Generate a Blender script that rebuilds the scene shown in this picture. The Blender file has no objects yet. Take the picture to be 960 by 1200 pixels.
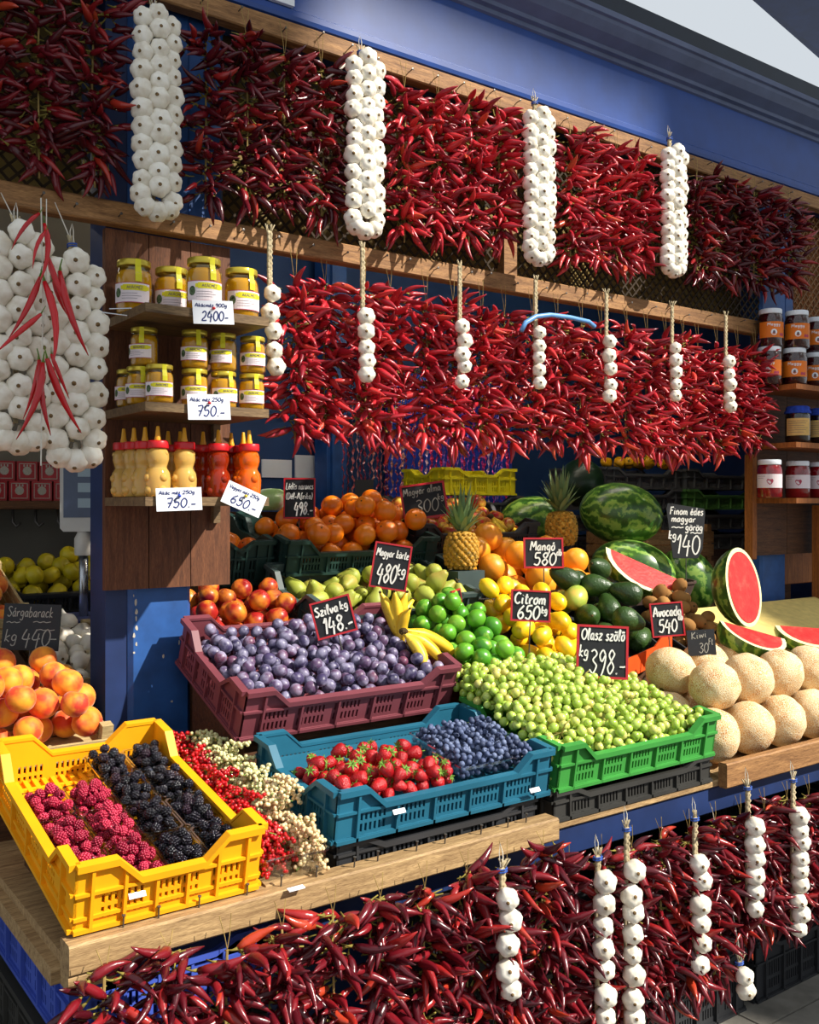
import bpy, math, random
import numpy as np
from mathutils import Vector, Matrix, Quaternion
from mathutils.geometry import tessellate_polygon

rng = random.Random(11)
nrng = np.random.default_rng(11)
SC = bpy.context.scene
COL = SC.collection

# ---------------------------------------------------------------- camera
# stall axes: X runs along the stall front, Y goes into the stall, Z is up
CAM = Vector((0.0, -1.75, 1.58))
YAW = math.radians(36.0)
FPX, CX, CY = 1140.0, 480.0, 592.0
cam_d = bpy.data.cameras.new('camera')
cam_d.sensor_fit = 'VERTICAL'
cam_d.sensor_height = 36.0
cam_d.lens = FPX / 1200.0 * 36.0
cam_d.shift_y = -(600.0 - CY) / 1200.0
cam_d.clip_start = 0.05
cam = bpy.data.objects.new('camera', cam_d)
cam.location = CAM
cam.rotation_euler = (math.radians(90), 0, -YAW)
COL.objects.link(cam)
SC.camera = cam
FWD = Vector((math.sin(YAW), math.cos(YAW), 0))
RGT = Vector((math.cos(YAW), -math.sin(YAW), 0))

def ray(px, py):
    return FWD + RGT * ((px - CX) / FPX) + Vector((0, 0, (CY - py) / FPX))
def PY(px, py, Y):
    d = ray(px, py)
    return CAM + d * ((Y - CAM.y) / d.y)
def PZ(px, py, z):
    d = ray(px, py)
    return CAM + d * ((z - CAM.z) / d.z)

# ---------------------------------------------------------------- light
SC.view_settings.view_transform = 'Standard'
SC.view_settings.look = 'None'
SC.view_settings.gamma = 1.0
SC.view_settings.use_curve_mapping = False
SC.view_settings.exposure = 0.0
world = bpy.data.worlds.new('hall_light')
SC.world = world
world.use_nodes = True
bgn = world.node_tree.nodes['Background']
bgn.inputs[0].default_value = (0.86, 0.93, 1.0, 1)
bgn.inputs[1].default_value = 0.76
SUN_L = Vector((-0.45, 0.60, -0.63)).normalized()
sun_d = bpy.data.lights.new('sun', 'SUN')
sun_d.energy = 8.0
sun_d.angle = math.radians(0.9)
sun_d.color = (1.0, 0.945, 0.85)
sun = bpy.data.objects.new('sun', sun_d)
sun.rotation_euler = SUN_L.to_track_quat('-Z', 'Y').to_euler()
sun.location = (6, -6, 9)
COL.objects.link(sun)

# ---------------------------------------------------------------- helpers
def tag(o, label=None, cat=None, group=None, kind=None):
    if label: o['label'] = label
    if cat: o['category'] = cat
    if group: o['group'] = group
    if kind: o['kind'] = kind
    return o

def thing(name, label, cat, loc=(0, 0, 0), rot=None, group=None, kind=None):
    o = bpy.data.objects.new(name, None)
    o.empty_display_size = 0.05
    COL.objects.link(o)
    if rot is not None:
        m = rot if isinstance(rot, Matrix) else rot.to_matrix()
        o.matrix_basis = Matrix.Translation(Vector(loc)) @ m.to_4x4()
    else:
        o.location = loc
    return tag(o, label, cat, group, kind)

def put(name, mesh, parent=None, loc=(0, 0, 0), rot=None, scale=1.0):
    """one object showing a mesh that alike pieces share"""
    o = bpy.data.objects.new(name, mesh)
    COL.objects.link(o)
    if parent is not None: o.parent = parent
    m = Matrix.Translation(Vector(loc))
    if rot is not None:
        r = rot if isinstance(rot, Matrix) else rot.to_matrix()
        m = m @ r.to_4x4()
    s = (scale, scale, scale) if isinstance(scale, (int, float)) else scale
    o.matrix_basis = m @ Matrix.Diagonal((s[0], s[1], s[2], 1))
    return o

def rx(a): return Matrix.Rotation(math.radians(a), 3, 'X')
def ry(a): return Matrix.Rotation(math.radians(a), 3, 'Y')
def rz(a): return Matrix.Rotation(math.radians(a), 3, 'Z')
def rrand():
    return Quaternion((rng.gauss(0, 1), rng.gauss(0, 1), rng.gauss(0, 1), rng.gauss(0, 1))).normalized().to_matrix()
def aim(d, roll=0.0, axis='X'):
    q = Vector(d).to_track_quat(axis, 'Z' if axis != 'Z' else 'Y').to_matrix()
    return q @ Matrix.Rotation(roll, 3, axis)

class MB:
    """collects geometry, then links it as one mesh"""
    def __init__(s): s.v = []; s.f = []; s.m = []
    def add(s, vs, fs, mi=0):
        b = len(s.v)
        s.v.extend([tuple(v) for v in vs])
        s.f.extend([tuple(i + b for i in f) for f in fs])
        s.m.extend([mi] * len(fs))
        return s
    def box(s, lo, hi, mi=0, R=None, T=None):
        x0, y0, z0 = lo; x1, y1, z1 = hi
        vs = [(x0,y0,z0),(x1,y0,z0),(x1,y1,z0),(x0,y1,z0),(x0,y0,z1),(x1,y0,z1),(x1,y1,z1),(x0,y1,z1)]
        if R is not None: vs = [R @ Vector(v) for v in vs]
        if T is not None: vs = [Vector(v) + Vector(T) for v in vs]
        return s.add(vs, [(0,3,2,1),(4,5,6,7),(0,1,5,4),(1,2,6,5),(2,3,7,6),(3,0,4,7)], mi)
    def tube(s, pts, rad, seg=6, mi=0, caps=True):
        pts = [Vector(p) for p in pts]
        n = len(pts)
        if isinstance(rad, (int, float)): rad = [rad] * n
        ref = None
        rings = []
        for i, p in enumerate(pts):
            t = (pts[min(i + 1, n - 1)] - pts[max(i - 1, 0)]).normalized()
            if ref is None:
                a = Vector((0, 0, 1)) if abs(t.z) < 0.9 else Vector((1, 0, 0))
                ref = (a - t * a.dot(t)).normalized()
            else:
                ref = (ref - t * ref.dot(t)).normalized()
            b = t.cross(ref)
            rings.append([p + (ref * math.cos(2*math.pi*k/seg) + b * math.sin(2*math.pi*k/seg)) * rad[i] for k in range(seg)])
        vs = [q for r in rings for q in r]
        fs = [(i*seg+k, i*seg+(k+1) % seg, (i+1)*seg+(k+1) % seg, (i+1)*seg+k) for i in range(n-1) for k in range(seg)]
        if caps:
            fs.append(tuple(reversed(range(seg))))
            fs.append(tuple((n-1)*seg + k for k in range(seg)))
        return s.add(vs, fs, mi)
    def lathe(s, prof, seg=16, mi=0, T=(0,0,0), lobe=None, R=None):
        """prof: (r, z) or (r, z, material); r = 0 closes to a point"""
        vs, rows = [], []
        for i, p in enumerate(prof):
            r, z = p[0], p[1]
            if r <= 1e-9:
                rows.append([len(vs)]); vs.append(Vector((0, 0, z)))
            else:
                row = []
                for k in range(seg):
                    a = 2*math.pi*k/seg
                    q = r * (lobe(a, i/(len(prof)-1)) if lobe else 1)
                    row.append(len(vs)); vs.append(Vector((q*math.cos(a), q*math.sin(a), z)))
                rows.append(row)
        if R is not None: vs = [R @ v for v in vs]
        vs = [v + Vector(T) for v in vs]
        b = len(s.v); s.v.extend([tuple(v) for v in vs])
        for i in range(len(rows)-1):
            A, B = rows[i], rows[i+1]
            m = prof[i][2] if len(prof[i]) > 2 else mi
            for k in range(seg):
                k2 = (k+1) % seg
                if len(A) == 1 and len(B) == 1: continue
                if len(A) == 1: f = (A[0], B[k2], B[k])
                elif len(B) == 1: f = (A[k], A[k2], B[0])
                else: f = (A[k], A[k2], B[k2], B[k])
                s.f.append(tuple(b+j for j in f)); s.m.append(m)
        return s
    def prism(s, poly, y0, y1, mi=0, f=None):
        """polygon in (x, z) extruded along y; f maps points"""
        n = len(poly)
        vs = [Vector((x, y0, z)) for x, z in poly] + [Vector((x, y1, z)) for x, z in poly]
        if f: vs = [f(v) for v in vs]
        fs = [tuple(range(n)), tuple(reversed(range(n, 2*n)))]
        fs += [(i, i+n, (i+1) % n + n, (i+1) % n) for i in range(n)]
        return s.add(vs, fs, mi)
    def mesh(s, name, mats, smooth=False):
        me = bpy.data.meshes.new(name)
        me.from_pydata(s.v, [], s.f)
        for m in (mats if isinstance(mats, (list, tuple)) else [mats]): me.materials.append(m)
        if any(s.m): me.polygons.foreach_set('material_index', s.m)
        if smooth: me.polygons.foreach_set('use_smooth', [True]*len(s.f))
        me.update()
        return me
    def build(s, name, mats, parent=None, smooth=False, loc=(0,0,0), rot=None):
        return put(name, s.mesh(name, mats, smooth), parent, loc, rot)

def ell(n, ru, rz_, z0=0.0, p=1.0):
    """half-circle profile as lathe rows"""
    return [(ru * max(0, math.sin(math.pi*i/n))**p if 0 < i < n else 0, z0 - rz_*math.cos(math.pi*i/n)) for i in range(n+1)]

# ---------------------------------------------------------------- materials
def srgb(h):
    h = h.lstrip('#')
    c = [int(h[i:i+2], 16)/255 for i in (0, 2, 4)]
    return tuple(((x/12.92) if x <= 0.04045 else ((x+0.055)/1.055)**2.4) for x in c) + (1,)

class NT:
    def __init__(s, name):
        s.mat = bpy.data.materials.new(name); s.mat.use_nodes = True
        s.t = s.mat.node_tree; s.n = s.t.nodes; s.l = s.t.links
        s.b = s.n['Principled BSDF']
        s._c = None
    def new(s, typ, **kw):
        n = s.n.new(typ)
        for k, v in kw.items(): setattr(n, k, v)
        return n
    def link(s, a, b): s.l.new(a, b)
    def coord(s, scale=(1, 1, 1)):
        """object coordinates shifted per object so that copies differ"""
        if s._c is None:
            tc = s.new('ShaderNodeTexCoord'); oi = s.new('ShaderNodeObjectInfo')
            mu = s.new('ShaderNodeMath', operation='MULTIPLY'); mu.inputs[1].default_value = 37.0
            s.link(oi.outputs['Random'], mu.inputs[0])
            ad = s.new('ShaderNodeVectorMath', operation='ADD')
            s.link(tc.outputs['Object'], ad.inputs[0]); s.link(mu.outputs[0], ad.inputs[1])
            s._c = ad.outputs[0]; s.tc = tc; s.oi = oi
        if scale == (1, 1, 1): return s._c
        mp = s.new('ShaderNodeVectorMath', operation='MULTIPLY'); mp.inputs[1].default_value = scale
        s.link(s._c, mp.inputs[0])
        return mp.outputs[0]
    def noise(s, scale, detail=3, stretch=(1, 1, 1), rough=0.55, dist=0.0):
        n = s.new('ShaderNodeTexNoise')
        n.inputs['Scale'].default_value = scale; n.inputs['Detail'].default_value = detail
        n.inputs['Roughness'].default_value = rough; n.inputs['Distortion'].default_value = dist
        s.link(s.coord(stretch), n.inputs['Vector'])
        return n.outputs['Fac']
    def ramp(s, fac, stops):
        r = s.new('ShaderNodeValToRGB')
        el = r.color_ramp.elements
        while len(el) < len(stops): el.new(0.5)
        for e, (p, c) in zip(el, stops):
            e.position = p; e.color = c if isinstance(c, tuple) else srgb(c)
        if fac is not None: s.link(fac, r.inputs[0])
        return r.outputs[0]
    def mix(s, fac, a, b, mode='MIX'):
        m = s.new('ShaderNodeMix', data_type='RGBA', blend_type=mode)
        if isinstance(fac, float): m.inputs[0].default_value = fac
        else: s.link(fac, m.inputs[0])
        for i, x in ((6, a), (7, b)):
            if isinstance(x, (tuple, str)): m.inputs[i].default_value = x if isinstance(x, tuple) else srgb(x)
            else: s.link(x, m.inputs[i])
        return m.outputs[2]
    def col(s, x):
        if isinstance(x, (tuple, str)): s.b.inputs['Base Color'].default_value = x if isinstance(x, tuple) else srgb(x)
        else: s.link(x, s.b.inputs['Base Color'])
    def bump(s, fac, strength=0.3, dist=0.01):
        bm = s.new('ShaderNodeBump'); bm.inputs['Strength'].default_value = strength; bm.inputs['Distance'].default_value = dist
        s.link(fac, bm.inputs['Height']); s.link(bm.outputs[0], s.b.inputs['Normal'])
    def set(s, rough=None, spec=None, trans=None, metal=None, sss=None, coat=None, ior=None, sheen=None):
        i = s.b.inputs
        if rough is not None: i['Roughness'].default_value = rough
        if spec is not None: i['Specular IOR Level'].default_value = spec
        if trans is not None: i['Transmission Weight'].default_value = trans
        if metal is not None: i['Metallic'].default_value = metal
        if ior is not None: i['IOR'].default_value = ior
        if coat is not None: i['Coat Weight'].default_value = coat
        if sheen is not None:
            i['Sheen Weight'].default_value = sheen; i['Sheen Roughness'].default_value = 0.4
        if sss is not None:
            i['Subsurface Weight'].default_value = sss; i['Subsurface Radius'].default_value = (0.01, 0.006, 0.003)
            i['Subsurface Scale'].default_value = 0.5
        return s.mat

def plain(name, c, rough=0.5, spec=0.5, grain=0.12, gs=30, metal=0.0, bump=0.0):
    """paint / plastic with slight uneven colour"""
    t = NT(name)
    cc = srgb(c) if isinstance(c, str) else c
    if grain:
        d = tuple(x*(1-2*grain) for x in cc[:3]) + (1,)
        l = tuple(min(1, x*(1+grain)) for x in cc[:3]) + (1,)
        f = t.noise(gs, 4)
        t.col(t.ramp(f, [(0.3, d), (0.7, l)]))
        if bump: t.bump(f, bump, 0.003)
    else: t.col(cc)
    return t.set(rough=rough, spec=spec, metal=metal)

def byobj(name, stops, rough=0.4, spec=0.5, nscale=None, spots=None, bump=None, sss=None, coat=None, sheen=None):
    """colour picked per object, with optional mottling: spots=(colour, scale, lo, hi)"""
    t = NT(name); t.coord()
    c = t.ramp(t.oi.outputs['Random'], stops)
    if spots:
        f = t.noise(spots[1], 3)
        g = t.ramp(f, [(spots[2], (0, 0, 0, 1)), (spots[3], (1, 1, 1, 1))])
        c = t.mix(g, c, spots[0])
    t.col(c)
    if bump: t.bump(t.noise(bump[0], 2), bump[1], bump[2] if len(bump) > 2 else 0.002)
    return t.set(rough=rough, spec=spec, sss=sss, coat=coat, sheen=sheen)

def wood(name, dark, light, stretch=(1.2, 14, 14), rough=0.65, scale=6):
    t = NT(name)
    f = t.noise(scale, 6, stretch, 0.65, 0.6)
    g = t.noise(scale*9, 3, stretch)
    c = t.ramp(f, [(0.28, dark), (0.72, light)])
    dk = t.ramp(g, [(0.35, '#6b5238'), (0.6, '#ffffff')])
    t.col(t.mix(0.45, c, dk, 'MULTIPLY'))
    t.bump(f, 0.25, 0.004)
    return t.set(rough=rough, spec=0.3)

def clear(name, tint=(0.95, 0.97, 0.97), gloss=0.16):
    """thin clear plastic or glass: see-through with a fresnel sheen"""
    t = NT(name)
    t.n.remove(t.b)
    tr = t.new('ShaderNodeBsdfTransparent'); tr.inputs[0].default_value = tint + (1,)
    gl = t.new('ShaderNodeBsdfGlossy'); gl.inputs['Roughness'].default_value = 0.08
    lw = t.new('ShaderNodeLayerWeight'); lw.inputs[0].default_value = 0.35
    mp = t.new('ShaderNodeMapRange'); mp.inputs[3].default_value = gloss*0.35; mp.inputs[4].default_value = gloss*3
    t.link(lw.outputs['Facing'], mp.inputs[0])
    mx = t.new('ShaderNodeMixShader')
    t.link(mp.outputs[0], mx.inputs[0]); t.link(tr.outputs[0], mx.inputs[1]); t.link(gl.outputs[0], mx.inputs[2])
    t.link(mx.outputs[0], t.n['Material Output'].inputs[0])
    return t.mat

MT = {}
MT['blue_paint'] = plain('blue_paint', '#143f88', 0.38, 0.5, 0.10, 9)
MT['post_blue'] = plain('post_blue', '#23508f', 0.5, 0.4, 0.16, 12)
MT['deep_blue'] = plain('deep_blue', '#1b2f5c', 0.5, 0.4, 0.15, 8)
MT['cornice'] = plain('cornice_paint', '#56617f', 0.5, 0.4, 0.10, 8)
MT['dark_steel'] = plain('dark_steel', '#14202f', 0.5, 0.4, 0.1, 8)
MT['wood_rail'] = wood('wood_rail', '#6e4a2c', '#b98a58')
MT['wood_front'] = wood('wood_front', '#7d6040', '#c9a877')
MT['wood_dark'] = wood('wood_dark', '#3a2416', '#6b452a')
MT['wood_board'] = wood('wood_board', '#4a2a1a', '#7c4d30', (14, 14, 1.2))
MT['wood_shelf'] = wood('wood_shelf', '#57432f', '#8d7350')
MT['wood_tray'] = wood('wood_tray', '#9b8355', '#d6c08c')
MT['wood_trayY'] = wood('wood_tray_deep', '#9b8355', '#d6c08c', (14, 1.2, 14))
MT['wood_orange'] = wood('wood_orange', '#7a431c', '#b56e31', (14, 14, 1.2))
MT['lattice'] = plain('lattice_wood', '#3a2c1c', 0.7, 0.2, 0.2, 20)
MT['backing'] = plain('backing_board', '#8a7440', 0.7, 0.2, 0.2, 3)
MT['stone'] = plain('floor_stone', '#8a857c', 0.6, 0.3, 0.14, 14, bump=0.1)
MT['joint'] = plain('floor_joint', '#5a554d', 0.8, 0.2, 0.1, 14)
MT['wall_inner'] = plain('inner_wall', '#22406e', 0.6, 0.3, 0.12, 3)
MT['wall_grey'] = plain('grey_wall', '#6c685e', 0.7, 0.2, 0.10, 3)
MT['hall'] = plain('hall_plaster', '#b9b2a4', 0.8, 0.2, 0.06, 2)
MT['metal'] = plain('steel', '#b9bcc0', 0.25, 0.6, 0.05, 20, metal=0.9)
MT['nail'] = plain('nail_steel', '#5f5a55', 0.4, 0.5, 0, metal=0.7)
MT['twine'] = plain('raffia', '#a48a52', 0.8, 0.2, 0.2, 60)
MT['white_twine'] = plain('white_twine', '#d8d2c4', 0.7, 0.2, 0.1, 60)
MT['blue_twine'] = plain('blue_twine', '#3457a8', 0.6, 0.3, 0.1, 60)
MT['paper'] = plain('white_paper', '#e9ebef', 0.6, 0.3, 0.03, 6)
MT['ink'] = plain('blue_ink', '#1c2a66', 0.5, 0.3, 0)
MT['slate'] = plain('chalkboard', '#17181c', 0.55, 0.4, 0.2, 10)
MT['red_frame'] = plain('red_frame', '#b8202a', 0.4, 0.5, 0.1, 20)
MT['chalk'] = plain('chalk', '#e6e4dc', 0.9, 0.1, 0.08, 200)
MT['grey_chalk'] = plain('grey_chalk', '#9b988f', 0.9, 0.1, 0.08, 200)
MT['yellow_plastic'] = plain('yellow_plastic', '#f0a50c', 0.52, 0.35, 0.06, 7)
MT['lemon_plastic'] = plain('lemon_plastic', '#d9cb12', 0.52, 0.35, 0.06, 7)
MT['teal_plastic'] = plain('teal_plastic', '#1e6078', 0.52, 0.35, 0.10, 7)
MT['green_plastic'] = plain('green_plastic', '#3c8f3c', 0.52, 0.35, 0.08, 7)
MT['plum_plastic'] = plain('maroon_plastic', '#743a43', 0.52, 0.35, 0.10, 7)
MT['dark_green_plastic'] = plain('dark_green_plastic', '#1f3a34', 0.52, 0.35, 0.10, 7)
MT['grey_green_plastic'] = plain('grey_green_plastic', '#3b4a48', 0.52, 0.35, 0.10, 7)
MT['black_plastic'] = plain('black_plastic', '#2a2b2e', 0.52, 0.35, 0.12, 7)
MT['dark_grey_plastic'] = plain('dark_grey_plastic', '#33322f', 0.52, 0.35, 0.12, 7)
MT['lit_black_plastic'] = plain('lit_black_plastic', '#4a4b4d', 0.55, 0.4, 0.15, 7)  # black plastic lightened to stand in for light on the back crates
MT['blue_plastic'] = plain('blue_plastic', '#3f55b0', 0.52, 0.35, 0.10, 7)
MT['forest_plastic'] = plain('forest_plastic', '#4f7d3c', 0.52, 0.35, 0.10, 7)
MT['clear'] = clear('clear_plastic')
MT['rim'] = clear('punnet_rim', (0.80, 0.84, 0.86), 0.42)
MT['glass'] = clear('jar_glass', (0.97, 0.97, 0.95), 0.10)
MT['brown_lining'] = plain('brown_lining', '#4a3a33', 0.8, 0.2, 0.2, 10)

# ---------------------------------------------------------------- handwriting (strokes on a grid: baseline 0, x-height 5, capitals 9)
GL = {
'0': (5.2, ["2.5,9 .6,6.8 .4,2.6 2.4,0 4.5,2.4 4.6,6.6 2.6,9"]),
'1': (3.0, [".2,6.3 2.1,9 1.5,0"]),
'2': (5.2, [".5,7 2.5,9 4.4,7 3,3.5 .3,.1 4.9,.3"]),
'3': (5.2, [".6,8 2.6,9 4.3,7.2 2,5.1 4.6,2.8 2.5,0 .2,1.3"]),
'4': (5.4, ["2.1,9 .3,3.6 4.9,3.9", "3.8,6.6 3.2,-1.2"]),
'5': (5.2, ["4.6,9 1.3,8.8 1,5.3 3.2,5.6 4.5,3.2 2.8,.1 .2,.9"]),
'6': (5.2, ["4,9 1.4,5.8 .5,2.2 2.3,0 4.4,2 3,4.6 .8,3"]),
'7': (5.0, [".4,8.8 4.6,8.9 2,0", "1.1,4.5 4.2,4.8"]),
'8': (5.2, ["4,7.8 2.4,9 .9,7.2 2.6,4.8 4.4,2.4 2.4,0 .5,2.2 2.4,4.6 4.3,7.2 3.8,8.2"]),
'9': (5.2, ["4.3,7 2.4,9 .6,6.8 2.2,4.6 4.3,6.8 4.1,3 2.4,-.8"]),
'.': (1.8, [".5,.1 .9,.4 .6,0"]), ',': (1.8, ["1,.6 .4,-1"]), '-': (4.2, [".3,2.6 3.8,3"]),
'~': (7, [".2,3 1.4,4.2 2.6,3 3.8,4.2 5,3 6.4,4.2"]), '/': (3, [".2,-1 2.6,8"]),
'(': (2.4, ["2,9.4 .7,6 .7,2 2,-1"]), ')': (2.4, [".4,9.4 1.7,6 1.7,2 .4,-1"]),
'A': (5.6, ["0,0 2.6,9 5.2,0", "1,3.2 4.3,3.2"]), 'C': (5.2, ["4.8,7.6 2.8,9 .6,6 .7,2 2.8,0 4.9,1.4"]),
'D': (5.4, ["1,9 .8,0 3.4,.4 4.9,4.5 3.6,8.3 .4,9"]), 'F': (4.8, ["1.2,9 .8,0", ".6,8.8 4.6,9.2", ".9,5 3.8,5.2"]),
'K': (5, ["1,9 .8,0", "4.6,8.6 1,4.2 4.8,0"]), 'L': (4.6, ["1.2,9 .7,.2 4.4,.4"]),
'M': (6.6, [".3,0 1.2,8.8 3.3,3.4 5.4,9 6,0"]), 'O': (5.8, ["3,9 .6,6.4 .6,2.4 2.8,0 5.2,2.6 5.2,6.6 3,9"]),
'S': (5, ["4.5,7.8 2.6,9 .8,7.2 2.6,5 4.4,2.6 2.4,0 .3,1.2"]), 'E': (4.6, ["4.3,9 .9,8.8 .7,.2 4.4,.2", ".9,4.8 3.6,5"]),
'Z': (5, [".4,8.8 4.5,9 .3,.1 4.7,.3"]), 'P': (4.8, [".8,0 1,9 3.6,8.8 4.4,6.8 3,4.8 .9,4.6"]), 'R': (5, [".8,0 1,9 3.6,8.8 4.3,6.8 3,4.8 .9,4.6 4.6,0"]),
'V': (5, [".2,9 2.5,0 4.8,9"]), 'I': (2, ["1,9 1,0"]), 'N': (5.4, [".6,0 .8,9 4.6,.2 4.8,9"]), 'G': (5.4, ["4.8,7.6 2.8,9 .6,6 .7,2 2.8,0 4.8,1.4 4.8,4 3,4"]),
'a': (4.2, ["3.6,4.4 2,5 .5,3 1,.4 2.6,.8 3.5,4.6 3.4,.8 4.2,.2"]), 'b': (4.2, [".8,9 .6,.4 2.6,.2 3.6,2.6 2.4,4.8 .7,3.4"]),
'c': (3.8, ["3.4,4.3 2,5 .5,2.8 1.5,.2 3.6,.9"]), 'd': (4.4, ["3.5,4 1.9,5 .5,2.6 1.5,.2 3.3,1.6 3.8,9 3.5,1 4.3,.2"]),
'e': (3.8, [".6,2.4 3,3.2 2.4,4.9 .8,3.8 .7,1.2 2,.1 3.6,1"]), 'f': (3.6, ["3.4,8.4 2.2,8.8 1.7,6 1.5,-1.5", ".4,4.8 3.2,5"]),
'g': (4.2, ["3.4,4.4 1.8,5 .5,3 1.3,.8 3,1.6 3.5,4.6 3.2,-2 1.4,-3 .5,-1.8"]), 'i': (2.2, ["1,4.8 .9,.8 1.8,.1", "1.1,6.8 1.3,7.1"]),
'k': (4, [".8,9 .7,0", "3.4,4.8 .9,2.2 3.6,0"]), 'l': (2.4, [".6,1 1.8,7.5 1.2,9 .6,7 .9,.8 2,.1"]),
'm': (6, [".5,4.8 .7,0", ".7,3 2,4.8 2.9,3.6 3,0", "3,3 4.3,4.8 5.2,3.6 5.3,.4 6,.2"]), 'n': (4.2, [".5,4.8 .7,0", ".7,3 2.2,4.8 3.3,3.6 3.3,.5 4.1,.2"]),
'o': (4, ["2,5 .5,3.4 .8,.9 2.2,.1 3.5,1.8 3.2,4.2 2,5 3.9,4.6"]), 'r': (3.4, [".5,4.6 .8,0", ".8,3 2,4.8 3.2,4.3"]),
's': (3.4, ["3,4.4 1.6,5 .8,3.9 2.8,1.8 1.6,0 .2,.8"]), 't': (3.2, ["1.6,8 1.3,1.2 2.2,.1 3.1,.6", ".2,5.4 3,5.6"]),
'u': (4.2, [".6,4.8 .8,1 2,.1 3.3,2 3.5,4.8 3.4,.6 4.2,.2"]), 'v': (3.8, [".4,4.8 1.8,0 3.5,4.8"]), 'w': (5.4, [".4,4.8 1.2,.2 2.6,4 3.8,.2 5,4.8"]),
'y': (4.2, [".6,4.8 1,1.6 2.4,1.4 3.4,4.8 2.6,-2 .8,-2.8"]), 'z': (3.8, [".4,4.8 3.3,4.9 .3,.2 3.6,.3"]),
' ': (2.6, []),
}
ACC = {'á': 'a', 'é': 'e', 'ó': 'o', 'ö': 'o', 'ő': 'o', 'ú': 'u', 'Á': 'A', 'É': 'E'}
def glyph(ch):
    if ch in ACC:
        b = ACC[ch]; w, st = GL[b]; top = 6.2 if b.islower() else 10
        m = w/2 - .2
        if ch in 'áéóúÁÉ': ex = ["%g,%g %g,%g" % (m-.2, top, m+1, top+1.5)]
        elif ch == 'ö': ex = ["%g,%g %g,%g" % (m-.9, top+.3, m-.6, top+.7), "%g,%g %g,%g" % (m+.7, top+.3, m+1, top+.7)]
        else: ex = ["%g,%g %g,%g" % (m-1, top, m-.2, top+1.4), "%g,%g %g,%g" % (m+.5, top, m+1.3, top+1.4)]
        return w, st + ex
    return GL[ch]
def strokes(text, track=0.6, slant=0.12):
    out, x = [], 0.0
    for ch in text:
        w, st = glyph(ch)
        for s in st:
            pts = [tuple(float(q) for q in p.split(',')) for p in s.split()]
            n = len(pts); cv = []
            for i in range(n-1):                       # Catmull-Rom through the points
                p0, p1, p2, p3 = pts[max(i-1, 0)], pts[i], pts[i+1], pts[min(i+2, n-1)]
                for k in range(4):
                    t = k/4
                    cv.append(tuple(0.5*((2*p1[j]) + (-p0[j]+p2[j])*t + (2*p0[j]-5*p1[j]+4*p2[j]-p3[j])*t*t + (-p0[j]+3*p1[j]-3*p2[j]+p3[j])*t**3) for j in (0, 1)))
            cv.append(pts[-1])
            out.append([(a + x + b*slant, b) for a, b in cv])
        x += w + track
    return out, x - track
def write(mb, text, x, z, h, width=None, pen=0.0016, mi=0, y=0.0, slant=0.12, rot=0.0, fn=None, wob=0.12):
    """ribbon lettering on the plane y, lower edge of the line at (x, z), cap height h; squeezed to width if given"""
    st, w = strokes(text, slant=slant)
    s = h/9.0
    sx = s if width is None else width/w
    ca, sa = math.cos(rot), math.sin(rot)
    for cv in st:
        P = [(a*sx, b*s + math.sin(a*1.3)*wob*s) for a, b in cv]
        P = [(x + a*ca - b*sa, z + a*sa + b*ca) for a, b in P]
        vs, fs = [], []
        n = len(P)
        for i, (a, b) in enumerate(P):
            q0, q1 = P[max(i-1, 0)], P[min(i+1, n-1)]
            tx, tz = q1[0]-q0[0], q1[1]-q0[1]
            L = math.hypot(tx, tz) or 1
            nx, nz = -tz/L*pen/2, tx/L*pen/2
            vs += [Vector((a+nx, y, b+nz)), Vector((a-nx, y, b-nz))]
        for i in range(n-1): fs.append((2*i, 2*i+1, 2*i+3, 2*i+2))
        if fn: vs = [fn(v) for v in vs]
        mb.add(vs, fs, mi)

# ---------------------------------------------------------------- packing
def pack(n, r, x0, x1, y0, y1, floor=0.0, heap=None, tries=36, rv=0.06, seed=1, zmax=None):
    """drop balls one by one where they lie lowest under the heap shape; (x, y, z, r) without overlaps"""
    g = np.random.default_rng(seed)
    P = np.zeros((n, 4)); k = 0
    for _ in range(n):
        ri = r*(1 + g.uniform(-rv, rv))
        xs = g.uniform(x0+ri, x1-ri, tries); ys = g.uniform(y0+ri, y1-ri, tries)
        fl = np.array([floor(a, b) for a, b in zip(xs, ys)]) if callable(floor) else np.full(tries, floor)
        z = fl + ri
        if k:
            Q = P[:k]
            d2 = (xs[:, None]-Q[None, :, 0])**2 + (ys[:, None]-Q[None, :, 1])**2
            re = ((ri+Q[None, :, 3])*0.97)**2 - d2
            zz = np.where(re > 0, Q[None, :, 2] + np.sqrt(np.maximum(re, 0)), -9)
            z = np.maximum(z, zz.max(1))
        sc = z - (np.array([heap(a, b) for a, b in zip(xs, ys)]) if heap else 0)
        i = int(np.argmin(sc))
        if zmax is not None and sc[i] > zmax: continue
        P[k] = (xs[i], ys[i], z[i], ri); k += 1
    return P[:k]

def frame(loc, tilt=0.0, yaw=0.0, roll=0.0):
    """matrix of a crate: tilt raises its far side"""
    return Matrix.Translation(Vector(loc)) @ (rz(yaw) @ rx(tilt) @ ry(roll)).to_4x4()

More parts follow.
